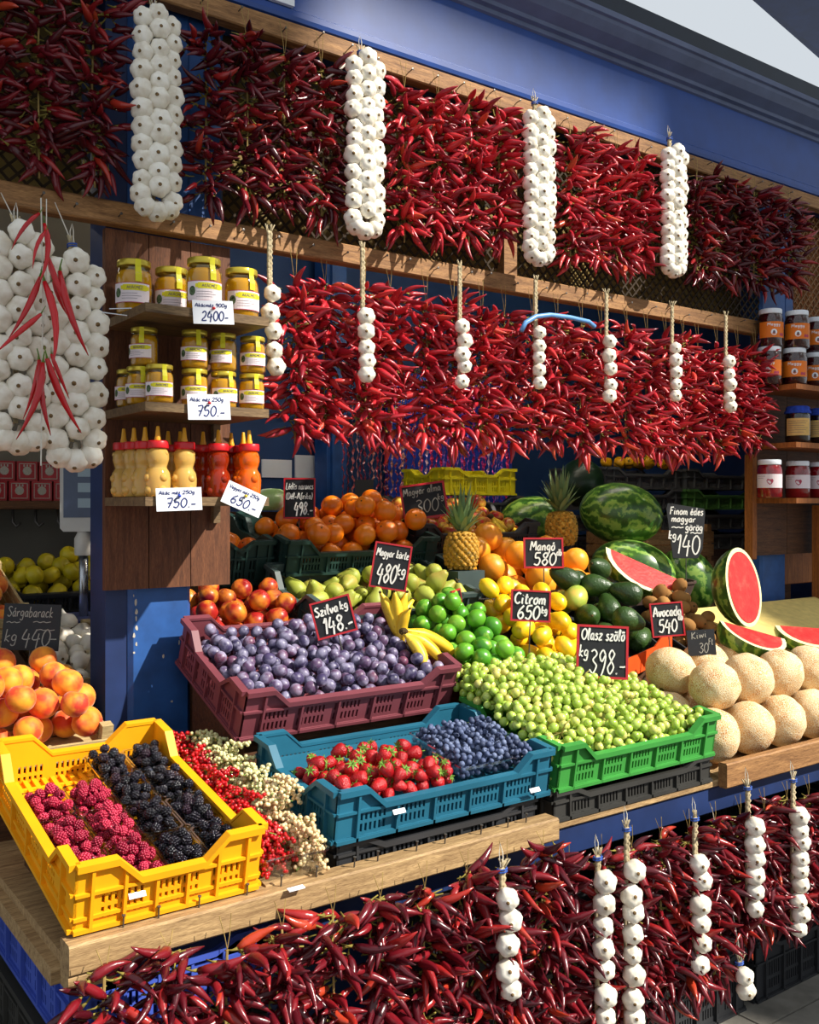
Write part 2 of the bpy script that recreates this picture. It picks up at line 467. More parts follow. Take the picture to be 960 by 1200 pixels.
# ---------------------------------------------------------------- plastic crates
def crate_wall(mb, L, H, dip, corner, slope, th, slots, zs, rim=0.012, ribs=6, lip=True):
    """wall along x from 0 to L, outside at y=0, inside at y=th; top edge dips between raised corners"""
    def top(s):
        a = min(s, L-s)
        if a <= corner: return H
        if a >= corner+slope: return H-dip
        return H - dip*(a-corner)/slope
    br = {0, L, corner, corner+slope, L-corner, L-corner-slope}
    for a, b in slots: br |= {a, b}
    br = sorted(br)
    inside = lambda a, b: any(s0-1e-6 <= a and b <= s1+1e-6 for s0, s1 in slots)
    zb = [0.0] + list(zs)
    nr = len(zb)
    hole = lambda i, r: r % 2 == 1 and inside(br[i], br[i+1])
    nc = len(br)-1
    Z = lambda i, r: top(br[i]) if r == nr else zb[r]
    for i in range(nc):
        for r in range(nr):
            if hole(i, r): continue
            a, b = br[i], br[i+1]
            q = [(a, Z(i, r)), (b, Z(i+1, r)), (b, Z(i+1, r+1)), (a, Z(i, r+1))]
            vs = [(x, 0, z) for x, z in q] + [(x, th, z) for x, z in q]
            fs = [(0, 1, 2, 3), (7, 6, 5, 4)]
            if r == 0 or hole(i, r-1): fs.append((0, 4, 5, 1))
            if r == nr-1 or hole(i, r+1): fs.append((3, 2, 6, 7))
            if i == 0 or hole(i-1, r): fs.append((0, 3, 7, 4))
            if i == nc-1 or hole(i+1, r): fs.append((1, 5, 6, 2))
            mb.add(vs, fs)
    if lip:                                            # rolled rim along the top edge
        kn = [0, corner, corner+slope, L-corner-slope, L-corner, L]
        for a, b in zip(kn, kn[1:]):
            za, zb_ = top(a), top(b)
            vs = [(a, -rim, za-0.010), (b, -rim, zb_-0.010), (b, -rim, zb_+0.003), (a, -rim, za+0.003),
                  (a, th+0.002, za-0.004), (b, th+0.002, zb_-0.004), (b, th+0.002, zb_+0.003), (a, th+0.002, za+0.003)]
            mb.add(vs, [(0,1,2,3), (7,6,5,4), (0,4,5,1), (3,2,6,7), (0,3,7,4), (1,5,6,2)])
    for k in range(ribs):                              # outer ribs
        s = L*(k+0.5)/ribs if ribs > 2 else (0.01 if k == 0 else L-0.01)
        mb.box((s-0.003, -rim*0.75, 0.0), (s+0.003, 0.0, top(s)-0.004))
    mb.box((0, -rim*0.75, 0.0), (L, 0, 0.008))
    mb.box((0, -rim*0.6, zs[-1]+0.006), (L, 0, zs[-1]+0.012))

CR = {}
def crate_meshes(W, D, H, mat, dip, key, slot_w=0.006, slot_gap=0.012, base_holes=True):
    """walls W along x and D along y; meshes shared by alike crates"""
    if key in CR: return CR[key]
    def slots(L):
        out, s = [], 0.05
        blk = 0
        while s < L-0.05:
            if (blk % 9) < 7: out.append((s, s+slot_w))
            s += slot_gap; blk += 1
        return out
    zs = [H*0.14, H*0.30, H*0.36, H*0.36+0.45*(H-dip-H*0.36)] if H > 0.1 else [H*0.2, H*0.52]
    ws = {}
    for nm, L, c in (('w', W, 0.075), ('d', D, 0.075)):
        mb = MB()
        crate_wall(mb, L, H, dip, c, 0.045, 0.006, slots(L), zs, ribs=6 if nm == 'w' else 5)
        ws[nm] = mb.mesh('crate_wall', mat)
    b = MB()
    if base_holes:
        nx, ny = 18, 12
        for i in range(nx+1): b.box((W*i/nx-0.005, 0, 0.004), (W*i/nx+0.005, D, 0.010))
        for j in range(ny+1): b.box((0, D*j/ny-0.005, 0.003), (W, D*j/ny+0.005, 0.0095))
        b.box((0, 0, 0.0), (W, D, 0.002))
    else:
        b.box((0, 0, 0.0), (W, D, 0.006))
    CR[key] = (ws['w'], ws['d'], b.mesh('crate_base', mat))
    return CR[key]
def crate(name, label, mat, W, D, H, M, dip=0.045, group=None, key=None, cat='crate', base_holes=True, base_z=0.0):
    """crate whose front lower corner sits at the origin of M"""
    key = key or (name, mat.name, W, D, H)
    w, d, b = crate_meshes(W, D, H, mat, dip, key, base_holes=base_holes)
    o = thing(name, label, cat, group=group)
    o.matrix_basis = M
    put('crate_base', b, o, (0, 0, base_z))
    put('crate_wall', w, o, (0, 0, 0))
    put('crate_wall', w, o, (W, D, 0), rz(180))
    put('crate_wall', d, o, (0, D, 0), rz(-90))
    put('crate_wall', d, o, (W, 0, 0), rz(90))
    return o

def board(name, label, mat, lo, hi, cat='board', group=None, rot=None, loc=(0, 0, 0), kind=None, bev=0.004):
    """a sawn board with softened edges"""
    x0, y0, z0 = lo; x1, y1, z1 = hi
    c = min(bev, (y1-y0)*.3, (z1-z0)*.3)
    poly = [(y0+c, z0), (y1-c, z0), (y1, z0+c), (y1, z1-c), (y1-c, z1), (y0+c, z1), (y0, z1-c), (y0, z0+c)]
    mb = MB(); n = len(poly)
    vs = [(x0, y, z) for y, z in poly] + [(x1, y, z) for y, z in poly]
    mb.add(vs, [tuple(reversed(range(n))), tuple(range(n, 2*n))] + [(i, (i+1) % n, (i+1) % n+n, i+n) for i in range(n)])
    o = mb.build(name, mat, None, False, loc, rot)
    if label: tag(o, label, cat, group, kind)
    return o

# ---------------------------------------------------------------- the setting
YR = 0.80                      # plane of the stall's upright frame
# floor: stone slabs with recessed joints
fb = MB(); fb.box((-4, -7, -0.06), (9, 6, -0.006))
floor = tag(fb.build('floor', MT['joint']), 'grey stone slab floor of the market aisle', 'floor', kind='structure')
tl = MB(); tl.box((0.004, 0.004, -0.03), (0.446, 0.446, 0.0))
tlm = tl.mesh('floor_tile', MT['stone'])
for i in range(14):
    for j in range(5):
        put('floor_tile', tlm, floor, (-1.0+0.45*i, -1.8+0.45*j, 0))
# unseen hall wall added across the aisle, opening shaped to cast the lit patch
YW = -7.0
def to_wall(X, z):
    s = (YR-YW)/SUN_L.y
    return (X - SUN_L.x*s, z - SUN_L.z*s)
lit = [(1.62, 3.35), (1.45, 2.9), (1.02, 2.35), (0.80, 1.75), (0.5, 1.15), (0.0, 0.4), (-0.4, -0.1), (-0.6, -1.2), (2.0, -1.2),
       (2.25, -0.3), (2.9, 0.35), (3.4, 1.0), (3.75, 1.6), (3.72, 2.2), (3.35, 2.8), (3.15, 3.35)]
hole = [to_wall(*p) for p in lit]
outer = [(3.0, 5.2), (13.0, 5.2), (13.0, 12.8), (3.0, 12.8)]
wb = MB()
tri = tessellate_polygon([[Vector((x, z, 0)) for x, z in outer], [Vector((x, z, 0)) for x, z in hole]])
pts = outer + hole
for y, fl in ((YW, False), (YW-0.25, True)):
    wb.add([(x, y, z) for x, z in pts], [tuple(reversed(t)) if fl else tuple(t) for t in tri])
nh = len(hole)
wb.add([(x, YW, z) for x, z in hole] + [(x, YW-0.25, z) for x, z in hole], [(i, (i+1) % nh, (i+1) % nh+nh, i+nh) for i in range(nh)])
for x in (3.0, 12.6): wb.box((x, YW-.25, 0), (x+.4, YW, 5.2))
tag(wb.build('wall_sun_mask', MT['hall']), 'unseen hall wall across the aisle, opening shaped to cast the sun patch', 'wall', kind='structure')

# stall back wall and inner side wall
b = MB(); b.box((-1.2, 2.62, 0), (6.0, 2.70, 3.1))
tag(b.build('wall_back', MT['wall_inner']), 'dark blue back wall inside the stall', 'wall', kind='structure')
b = MB(); b.box((-1.2, 2.55, 0), (1.66, 2.62, 3.1))
tag(b.build('wall_inner', MT['wall_grey']), 'grey panel on the stall back wall behind the weighing scale', 'wall', kind='structure')
b = MB(); b.box((-1.3, 0.95, 3.10), (6.0, 2.7, 3.16))
tag(b.build('ceiling', MT['deep_blue']), 'dark blue underside of the stall roof', 'ceiling', kind='structure')
b = MB(); b.box((5.9, 0.8, 0), (6.0, 2.7, 3.1))
tag(b.build('wall_side', MT['deep_blue']), 'dark blue end wall of the stall', 'wall', kind='structure')

# blue fascia with stepped cornice (profile in y, z, swept along x)
def sweep(prof, x0, x1, name, mat, label, cat, kind='structure'):
    mb = MB(); n = len(prof)
    mb.add([(x0, y, z) for y, z in prof] + [(x1, y, z) for y, z in prof],
           [tuple(range(n)), tuple(reversed(range(n, 2*n)))] + [(i, i+n, (i+1) % n+n, (i+1) % n) for i in range(n)])
    return tag(mb.build(name, mat), label, cat, kind=kind)
sweep([(0.95, 2.997), (0.765, 2.997), (0.755, 3.0), (0.752, 3.012), (0.765, 3.018), (0.765, 3.036), (0.775, 3.044), (0.775, 3.25), (0.95, 3.25)], -1.3, 6.0,
      'trim_1', MT['blue_paint'], 'glossy blue fascia board above the hanging peppers', 'fascia')
sweep([(0.95, 3.25), (0.775, 3.25), (0.765, 3.254), (0.763, 3.268), (0.745, 3.272), (0.742, 3.285), (0.70, 3.305), (0.676, 3.33), (0.672, 3.342), (0.66, 3.345), (0.655, 3.362), (0.95, 3.362)], -1.3, 6.0,
      'trim_2', MT['cornice'], 'grey blue stepped cornice along the top of the stall', 'cornice')
sweep([(1.0, 3.362), (0.89, 3.362), (0.89, 3.60), (1.0, 3.60)], -1.3, 6.2, 'trim_3', MT['dark_steel'], 'dark steel edge strip on top of the cornice', 'trim')
# dark blue roof girder crossing the aisle high above, bright glazed roof beyond
gA = MB()
g0, g1 = PZ(882, 0, 5.0), PZ(962, 70, 5.0)
gd = (g1-g0).normalized(); gn = Vector((gd.y, -gd.x, 0))
for w0, w1, za, zb in ((0.0, 1.1, 5.0, 5.1), (0.10, 1.0, 4.93, 5.0), (0.25, 0.85, 5.1, 5.5)):
    q = [g0-gd*3+gn*w0, g1+gd*6+gn*w0, g1+gd*6+gn*w1, g0-gd*3+gn*w1]
    vs = [(v.x, v.y, za) for v in q] + [(v.x, v.y, zb) for v in q]
    gA.add(vs, [(0, 3, 2, 1), (4, 5, 6, 7), (0, 1, 5, 4), (1, 2, 6, 5), (2, 3, 7, 6), (3, 0, 4, 7)])
tag(gA.build('trim_4', MT['deep_blue']), 'dark blue roof girder above the aisle', 'girder', kind='structure')

# wooden rails that carry the hanging garlands
NAILS = MB(); NAILS.tube([(0, 0.0, 0), (0, -0.022, 0.003)], 0.0018, 5); NAILS.lathe([(0, -0.0005), (0.004, 0), (0.004, 0.0015), (0, 0.002)], 6, 0, (0, -0.022, 0.003), R=rx(90))
nail_m = NAILS.mesh('nail', MT['nail'])
rail_top = board('wooden_rail', 'long brown wooden rail under the blue fascia carrying the upper garlands', MT['wood_rail'], (-1.2, 0.755, 2.937), (5.6, 0.80, 2.995), 'rail')
rail_mid = board('wooden_rail', 'long brown wooden rail below the lattice carrying the second row of garlands', MT['wood_rail'], (-1.2, 0.755, 2.315), (3.75, 0.80, 2.375), 'rail')
for r, z in ((rail_top, 2.967), (rail_mid, 2.345)):
    for i in range(30): put('nail', nail_m, r, (0.55+0.115*i+rng.uniform(-.02, .02), 0.755, z+rng.uniform(-.012, .012)))

# blue uprights
def post(x0, x1, y0, y1, z0, z1, label):
    mb = MB()
    c = 0.012
    poly = [(x0+c, y0), (x1-c, y0), (x1, y0+c), (x1, y1), (x0, y1), (x0, y0+c)]
    n = len(poly)
    mb.add([(x, y, z0) for x, y in poly] + [(x, y, z1) for x, y in poly], [tuple(reversed(range(n))), tuple(range(n, 2*n))] + [(i, (i+1) % n, (i+1) % n+n, i+n) for i in range(n)])
    return tag(mb.build('stall_post', MT['post_blue']), label, 'post', kind='structure')
p1 = post(0.935, 1.115, 0.83, 0.98, 0.0, 3.06, 'blue painted post behind the honey shelf with chipped paint')
strip = MB(); strip.box((0.875, 0.845, 0.0), (0.935, 0.97, 3.06))
strip.build('edge_strip', MT['deep_blue'], p1)
chip = plain('bare_wood_chip', '#b9b3a5', 0.8, 0.2, 0.1, 40)
for i in range(13):                                    # flaked paint along the corner
    a = rng.uniform(0.0015, 0.0045); h = rng.uniform(0.004, 0.02); z = 1.36 - i*0.022 - rng.uniform(0, .01) if i < 9 else rng.uniform(.95, 1.2)
    x = 0.951 + rng.uniform(-.004, .006) if i < 9 else rng.uniform(0.97, 1.08)
    pb = MB(); k = 7
    pb.add([(x+a*math.cos(2*math.pi*j/k)*rng.uniform(.6, 1.2), 0.8293, z+h*.5*math.sin(2*math.pi*j/k)*rng.uniform(.6, 1.2)) for j in range(k)] , [tuple(range(k))])
    tag(pb.build('paint_chip', chip, p1), 'pale bare patch where the paint flaked')
post(3.81, 4.0, 0.83, 0.89, 0.0, 3.06, 'blue painted post behind the jam shelf')
post(1.10, 1.22, 0.84, 0.95, 2.37, 3.06, 'short blue upright between lattice panels above the honey shelf')
post(4.0, 4.08, 0.84, 0.90, 2.0, 3.06, 'blue upright at the end of the upper garlands')

# diamond lattice panels with a tan board behind
def lattice(x0, x1, z0, z1, label, mat, sp=0.042):
    o = thing('lattice_screen', label, 'lattice', (x0, 0.84, z0), group='lattice panels behind the upper garlands')
    W, H = x1-x0, z1-z0
    for sgn in (1, -1):
        k = -H
        while k < W:
            a0, a1 = max(k, 0), min(k+H, W)
            if a1-a0 > 0.015:
                h0, h1 = a0-k, a1-k
                if sgn < 0: h0, h1 = H-h0, H-h1
                y = 0.0 if sgn > 0 else 0.004
                A = Vector((a0, y, h0)); B = Vector((a1, y, h1)); d = (B-A).normalized(); n = Vector((-d.z, 0, d.x))*0.0035
                mb = MB(); t = Vector((0, 0.004, 0))
                q = [A-n, B-n, B+n, A+n]
                mb.add(q + [v+t for v in q], [(0, 1, 2, 3), (7, 6, 5, 4), (0, 4, 5, 1), (2, 6, 7, 3)])
                mb.build('lattice_strip', mat, o)
            k += sp
    return o
lattice(-0.35, 0.86, 2.375 , 2.937, 'dark diamond lattice panel above the braided garlic and red chilies', MT['lattice'])
lattice(1.22, 2.27, 2.375 , 2.937, 'dark diamond lattice panel above the honey shelf and pepper strings', MT['lattice'])
lattice(2.33, 3.92, 2.375 , 2.937, 'dark diamond lattice panel running on toward the jam shelf', MT['lattice'])
lat_far = wood('lattice_pale', '#5a3c22', '#9a6c3c')
lattice(4.08, 5.3, 2.375, 2.937, 'brown diamond lattice panel past the last upper garland', lat_far)
board('backing_board', 'tan board behind the lattice above the braided garlic', MT['backing'], (-0.4, 1.00, 2.38), (0.86, 1.02, 3.05), 'board')
board('backing_board', 'long tan board behind the lattice above the pepper strings', MT['backing'], (1.23, 1.00, 2.38), (3.9, 1.02, 3.05), 'board')
board('backing_board', 'brown board wall past the last upper garland', MT['wood_orange'], (4.08, 0.96, 1.2), (5.6, 0.99, 3.05), 'board')
board('lattice_divider', 'upright wooden strip between lattice panels', MT['wood_rail'], (2.27, 0.81, 2.375), (2.33, 0.85, 2.937), 'strip')

# counter: one thing with its beam, rails, legs
counter = thing('market_counter', 'rough wooden market counter with blue beam and legs under the fruit crates', 'counter', (0, 0, 0))
def cpart(name, mat, lo, hi, bev=0.004):
    o = board(name, None, mat, lo, hi, bev=bev); o.parent = counter; return o
cpart('front_beam', MT['deep_blue'], (0.60, 0.03, 0.68), (5.0, 0.09, 0.755))
cpart('counter_top', MT['wood_front'], (0.52, 0.02, 0.757), (5.0, 1.9, 0.777))
fr = cpart('front_rail', MT['wood_front'], (0.515, -0.035, 0.757), (1.70, 0.018, 0.812))
cpart('side_batten', MT['wood_front'], (0.50, 0.02, 0.725), (0.545, 1.0, 0.757))
cpart('under_batten', MT['wood_front'], (0.515, -0.03, 0.728), (0.60, 0.02, 0.757))
for i in range(13):
    x = 0.60 + 0.085*i + rng.uniform(-.02, .02)
    put('nail', nail_m, fr, (x, -0.012, 0.812), rx(-75))
cpart('melon_rail', MT['wood_rail'], (2.40, -0.012, 0.757), (5.0, 0.018, 0.83))
cpart('front_panel', MT['deep_blue'], (0.95, 0.62, 0.0), (5.0, 0.66, 0.757))
for x in (1.0, 2.9, 4.8): cpart('leg', MT['deep_blue'], (x, 0.52, 0.0), (x+0.07, 0.59, 0.70))

# added fill lamps, unseen behind the hanging peppers, to brighten the back fruit
LAMP = NT('fill_glow'); LAMP.col(srgb('#ffffff'))
LAMP.b.inputs['Emission Color'].default_value = (1.0, 0.90, 0.74, 1); LAMP.b.inputs['Emission Strength'].default_value = 58.0
for x0, x1, lb in ((0.30, 0.92, 'added fill lamp hidden under the stall roof above the scale'), (1.7, 2.7, 'added fill lamp hidden under the stall roof above the oranges'), (2.9, 3.9, 'added fill lamp hidden under the stall roof above the watermelons')):
    yl = 1.12 if x0 > 1 else 1.75
    if x0 < 1:
        LAMP2 = NT('dim_fill_glow'); LAMP2.b.inputs['Emission Color'].default_value = (1.0, 0.9, 0.74, 1); LAMP2.b.inputs['Emission Strength'].default_value = 14.0
    o = thing('fill_lamp', lb, 'lamp', (x0, yl, 2.78))
    m = MB(); m.box((0, -.035, 0), (x1-x0, .035, .03)); m.build('fill_housing', MT['cornice'], o)
    m = MB(); m.tube([(0.03, 0, -.022), (x1-x0-.03, 0, -.022)], .015, 10); m.build('fill_tube', (LAMP2 if x0 < 1 else LAMP).mat, o, True)
    m = MB(); m.tube([(.1, 0, .03), (.1, 0, .33)], .004, 6); m.build('hanger', MT['nail'], o)
    m = MB(); m.tube([(x1-x0-.1, 0, .03), (x1-x0-.1, 0, .33)], .004, 6); m.build('hanger', MT['nail'], o)

# ---------------------------------------------------------------- dried pepper strings
MT['pep_shade'] = byobj('pepper_shade', [(0.0, '#3e0a14'), (0.45, '#5c101b'), (0.8, '#7c161f'), (0.95, '#98201e'), (1.0, '#ac3c20')], 0.27, 0.5, bump=(60, 0.35, 0.003))  # shade on the unlit strings is put into this darker red
MT['pep_red'] = byobj('pepper_red', [(0.0, '#741422'), (0.4, '#9c1a28'), (0.75, '#b8242f'), (0.95, '#c83634'), (1.0, '#c85234')], 0.33, 0.5, bump=(60, 0.35, 0.003))  # brighter copy of the same peppers, for strings in the sun
MT['pep_fresh'] = byobj('pepper_fresh', [(0.0, '#a80d16'), (1.0, '#c01018')], 0.2, 0.5, bump=(70, 0.3, 0.003))
MT['pep_stem'] = plain('pepper_stem', '#8a7d3a', 0.7, 0.2, 0.2, 80)
MT['green_stem'] = plain('green_stem', '#5d7a2c', 0.6, 0.3, 0.2, 80)

def pepper_mesh(L, R, bend, twist, mats, seg=6):
    mb = MB()
    n = 6; pts, rad = [], []
    for i in range(n):
        t = i/(n-1)
        pts.append((L*t*0.98, twist*math.sin(t*3.0)*L*0.12, bend*(t**1.7)*L*0.45))
        rad.append(R*[0.55, 1.0, 0.98, 0.78, 0.48, 0.10][i])
    mb.tube(pts, rad, seg, 0)
    mb.tube([(0.004, 0, 0), (-0.010, 0, 0.002), (-0.022, 0.003, 0.006)], [R*0.5, R*0.2, R*0.16], 4, 1)
    return mb.mesh('pepper', mats, True)
def pepset(mat):
    g = random.Random(5)
    return [pepper_mesh(g.uniform(0.060, 0.085), g.uniform(0.0078, 0.0112), g.uniform(-1.0, 0.5), g.uniform(-1, 1), [mat, MT['pep_stem']]) for _ in range(7)]
PEP_SHADE, PEP_R = pepset(MT['pep_shade']), pepset(MT['pep_red'])

def garland(x, y, ztop, L, n, meshes, hook, label, group, spread=0.03, droop=(-0.55, 0.75), sc=1.0, back=0.35, bottom=True):
    """string of peppers hung from the hook height"""
    o = thing('pepper_string', label, 'pepper string', (x, y, hook), group=group)
    mb = MB()
    off = 0.012
    dz = ztop-hook
    for s in (-1, 1): mb.tube([(s*off, 0.008, 0.0), (s*off*.4, 0.0, dz*0.6), (0, 0, dz)], 0.0009, 4)
    mb.tube([(0, 0, dz), (rng.uniform(-.01, .01), 0, dz-L*.5), (0, 0, dz-L)], 0.0028, 5)
    mb.build('twine', MT['twine'], o)
    for i in range(n):
        t = (i+rng.random())/n
        az = rng.uniform(-math.pi*(0.5+back*0.5), math.pi*(0.5+back*0.5))     # about the side that faces the aisle
        ele = rng.uniform(*droop)
        if bottom and t > 0.92: ele = rng.uniform(0.2, 1.35)
        if t < 0.04: ele = rng.uniform(-0.5, 0.1)
        d = Vector((math.sin(az)*math.cos(ele), -math.cos(az)*math.cos(ele), -math.sin(ele)))
        r0 = rng.uniform(0.002, spread)
        p = Vector((d.x*r0+rng.uniform(-.035, .035), d.y*r0, dz - L*t*0.95))
        put('pepper', rng.choice(meshes), o, p, aim(d, rng.uniform(-1.2, 1.2)), sc*rng.uniform(0.85, 1.12))
    return o

G1 = 'strings of dried peppers hung under the blue fascia'
def xs_between(a, b, Y, step):
    x0, x1 = PY(a, 300, Y).x, PY(b, 300, Y).x
    n = max(1, round((x1-x0)/step))
    return [x0 + (x1-x0)*(i+.5)/n for i in range(n)]
def upper(a, b, label, meshes, n, ztop, bots, step=0.125):
    X = xs_between(a, b, 0.72, step)
    for k, x in enumerate(X):
        zb = bots[0] + (bots[1]-bots[0])*(k/max(1, len(X)-1)) + rng.uniform(-.02, .02)
        zt = ztop + rng.uniform(-.02, .02)
        garland(x, 0.725, zt, zt-zb-0.04, n, meshes, 2.975, label, G1, spread=0.045)
upper(-60, 143, 'string of shade-tinted dried peppers hung above the garlic braids and red chilies', PEP_SHADE, 122, 2.915, (2.36, 2.36))
upper(217, 398, 'string of shade-tinted dried peppers hung from the top rail above the honey jars', PEP_SHADE, 120, 2.885, (2.35, 2.37))
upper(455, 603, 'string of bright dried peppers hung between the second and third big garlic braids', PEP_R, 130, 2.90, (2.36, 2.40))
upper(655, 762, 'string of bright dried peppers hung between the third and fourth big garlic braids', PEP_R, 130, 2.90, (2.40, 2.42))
upper(806, 936, 'string of dried peppers hung past the fourth big garlic braid', PEP_SHADE, 120, 2.90, (2.42, 2.46))

G2 = 'strings of dried peppers hung from the rail below the lattice'
def between(x, names, ps, Y):
    # name the gap between hanging strands that this string hangs in
    k = sum(1 for p in ps if PY(p, 430, Y).x < x)
    return names[k]
R2 = ['beside the honey shelf, before the first long-stemmed garlic strand', 'between the first and second long-stemmed garlic strands', 'between the second garlic strand and the blue tube',
      'behind the light blue tube', 'between the blue tube and the last two garlic strands', 'between the last two short garlic strands', 'after the last short garlic strand beside the jam shelf']
def row2_label(x): return 'dried red pepper string hung ' + between(x, R2, (427, 541, 630, 713, 790, 853), 0.74)
R3 = ['from the nailed rail under the yellow and teal crates', 'around the garlic strand below the teal crate', 'between the tall strand and the grape crate edge strand',
      'below the grape crate beside the melon rail', 'below the melons between the last two garlic strands', 'past the last garlic strand below the watermelon slices']
def row3_label(x): return 'shade-tinted dried pepper string hung ' + between(x, R3, (520, 715, 818, 880, 933), -0.05)
X2 = xs_between(322, 892, 0.74, 0.118)
for k, x in enumerate(X2):
    zt = 2.235 + rng.uniform(-.03, .02); zb = 1.775 + rng.uniform(-.03, .03) + (0.05 if k > len(X2)-3 else 0)
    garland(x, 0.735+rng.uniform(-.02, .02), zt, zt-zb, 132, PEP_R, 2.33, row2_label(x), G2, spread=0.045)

G3 = 'strings of dried peppers hung along the counter front'
X3 = [0.56+0.115*i for i in range(22)]
for k, x in enumerate(X3):
    zt = 0.775 + rng.uniform(-.03, .01) - (0.08 if x > 1.7 else 0); L = rng.uniform(0.44, 0.50)
    if x > 2.3: L = rng.uniform(0.36, 0.42)
    garland(x, -0.085 if x < 1.7 else -0.055, zt, L, 120, PEP_SHADE, 0.815 if x < 1.7 else 0.75,
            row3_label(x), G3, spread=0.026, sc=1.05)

# ---------------------------------------------------------------- garlic
def garlic_mesh():
    mb = MB()
    prof = [(0.0, -0.0228, 1), (0.0040, -0.0226, 1), (0.0046, -0.0212, 0), (0.0125, -0.0205), (0.0205, -0.0168), (0.0265, -0.009), (0.028, 0.0), (0.0262, 0.009), (0.0215, 0.0165), (0.0145, 0.0225), (0.0085, 0.0285), (0.0055, 0.038), (0.0045, 0.05), (0.0, 0.052)]
    mb.lathe(prof, 24, 0, lobe=lambda a, t: 1 + (0.15*abs(math.cos(3*a+0.2))-0.09)*max(0, math.sin(math.pi*min(1, t*1.35))))
    return mb.mesh('garlic_bulb', [MT['garlic'], MT['root']], True)
tg = NT('garlic_skin')
fg = tg.noise(30, 4, (1, 1, 0.35))
tg.col(tg.ramp(fg, [(0.3, '#cfc3ae'), (0.55, '#e9e3d5'), (0.8, '#f2eee4')]))
tg.bump(fg, 0.25, 0.003)
MT['garlic'] = tg.set(rough=0.5, spec=0.35, sss=0.05)
MT['root'] = plain('garlic_root', '#7d6444', 0.9, 0.1, 0.3, 200)
MT['braid'] = plain('garlic_braid', '#b3a382', 0.8, 0.2, 0.25, 60, bump=0.4)
GAR = garlic_mesh()

def plait(mb, pts, w, r=0.006, mi=0):
    """three strands plaited along a polyline"""
    pts = [Vector(p) for p in pts]
    tot = sum((b-a).length for a, b in zip(pts, pts[1:]))
    N = max(8, int(tot/0.008))
    def at(s):
        d = s*tot
        for a, b in zip(pts, pts[1:]):
            l = (b-a).length
            if d <= l or b is pts[-1]: return a + (b-a)*min(1, d/l)
            d -= l
    for k in range(3):
        P = []
        for i in range(N+1):
            s = i/N; ph = s*tot/0.045*2*math.pi + k*2*math.pi/3
            P.append(at(s) + Vector((w*math.sin(ph), w*0.6*math.cos(2*ph), 0)))
        mb.tube(P, r, 5, mi)

def garlic_braid(x, y, z, label, group, columns, rows, pitch, tail, size=1.0, facing=None, tie=True, name='garlic_braid'):
    """z: height of the top bulb row; the plaited tail goes up by tail; bulbs show their roots"""
    o = thing(name, label, 'garlic braid', (x, y, z+tail), group=group)
    face = facing if facing is not None else Vector((-0.35, -0.93, -0.12))
    mb = MB()
    plait(mb, [(0, 0.01, 0), (0, 0.01, -tail-0.01)], 0.005*size, 0.0055*size)
    if rows*pitch > 0.1: mb.tube([(0, 0.012, -tail), (0, 0.012, -tail-pitch*(rows-1))], 0.006, 6)
    # frayed top
    for i in range(7): mb.tube([(rng.uniform(-.008, .008), 0.01, -0.01), (rng.uniform(-.016, .016), 0.01+rng.uniform(-.01, .01), 0.018)], 0.0018, 4)
    mb.build('plaited_stem', MT['braid'], o, True)
    if tie:
        t = MB(); t.tube([(0.011*math.cos(a*.9), 0.01+0.011*math.sin(a*.9), -0.012+0.0008*a) for a in range(15)], 0.002, 5)
        t.build('twine_tie', MT['blue_twine'], o)
        h = MB(); h.tube([(-0.004, 0.01, 0.0), (-0.003, 0.016, 0.03), (0.003, 0.02, 0.05), (0.004, 0.012, 0.03), (0.003, 0.01, 0.0)], 0.0011, 4)
        h.build('hanging_loop', MT['white_twine'], o)
    for r in range(rows):
        zz = -tail - pitch*r
        for c in range(columns):
            off = (c-(columns-1)/2)
            fx = off*0.040*size if columns > 1 else rng.uniform(-.006, .006)
            d = (face + Vector((off*0.45 + rng.uniform(-.22, .22), rng.uniform(-.1, .1), rng.uniform(-.3, .2)))).normalized()
            p = Vector((fx + rng.uniform(-.004, .004), -(0.026 if columns > 1 else 0.012)*size + (0.012 if (columns == 3 and c != 1) else 0), zz + rng.uniform(-.006, .006) + (pitch*0.5 if c % 2 else 0)))
            put('garlic_bulb', GAR, o, p, aim(-d, rng.uniform(0, 6), 'Z'), size*rng.uniform(0.88, 1.08))
    if columns > 1:
        for c in (-1, 0, 1):
            d = (face + Vector((c*0.6, 0, -1.1))).normalized()
            put('garlic_bulb', GAR, o, (c*0.032*size, -0.012, -tail-pitch*rows+0.020-(0.010 if c == 0 else 0)), aim(-d, 0, 'Z'), size*0.98)
    return o
GB = 'big garlic braids hung over the upper peppers'
def big(px, y0, y1, label, tailpx, size=1.0):
    a = PY(px, y0+tailpx, 0.66); bz = PY(px, y1-14, 0.66).z
    rows = 11
    garlic_braid(a.x, 0.66, a.z, label, GB, 3, rows, (a.z-bz)/rows, PY(px, y0, 0.66).z-a.z, size)
big(182, 8, 268, 'big triple garlic braid hung above the honey jars', 22)
big(425, 58, 290, 'big triple garlic braid hung beside shade-tinted and bright pepper strings', 24)
big(629, 118, 322, 'sunlit triple garlic braid hung between two bright pepper curtains', 26)
big(787, 160, 336, 'triple garlic braid hung where the upper peppers turn shade-tinted', 26)
# white twine tying the first two braids aside
for (a, b), lb in ((((186, 8), (217, 48)), 'white twine tied from the garlic braid above the honey jars'), (((412, 68), (382, 92)), 'white twine tied from the second big garlic braid')):
    A, B = PY(a[0], a[1], 0.675), PY(b[0], b[1], 0.70)
    t = MB(); t.tube([A, (A+B)/2 + Vector((0, 0, -0.008)), B], 0.003, 6)
    tag(t.build('twine', MT['white_twine'], None, True), lb, 'twine')

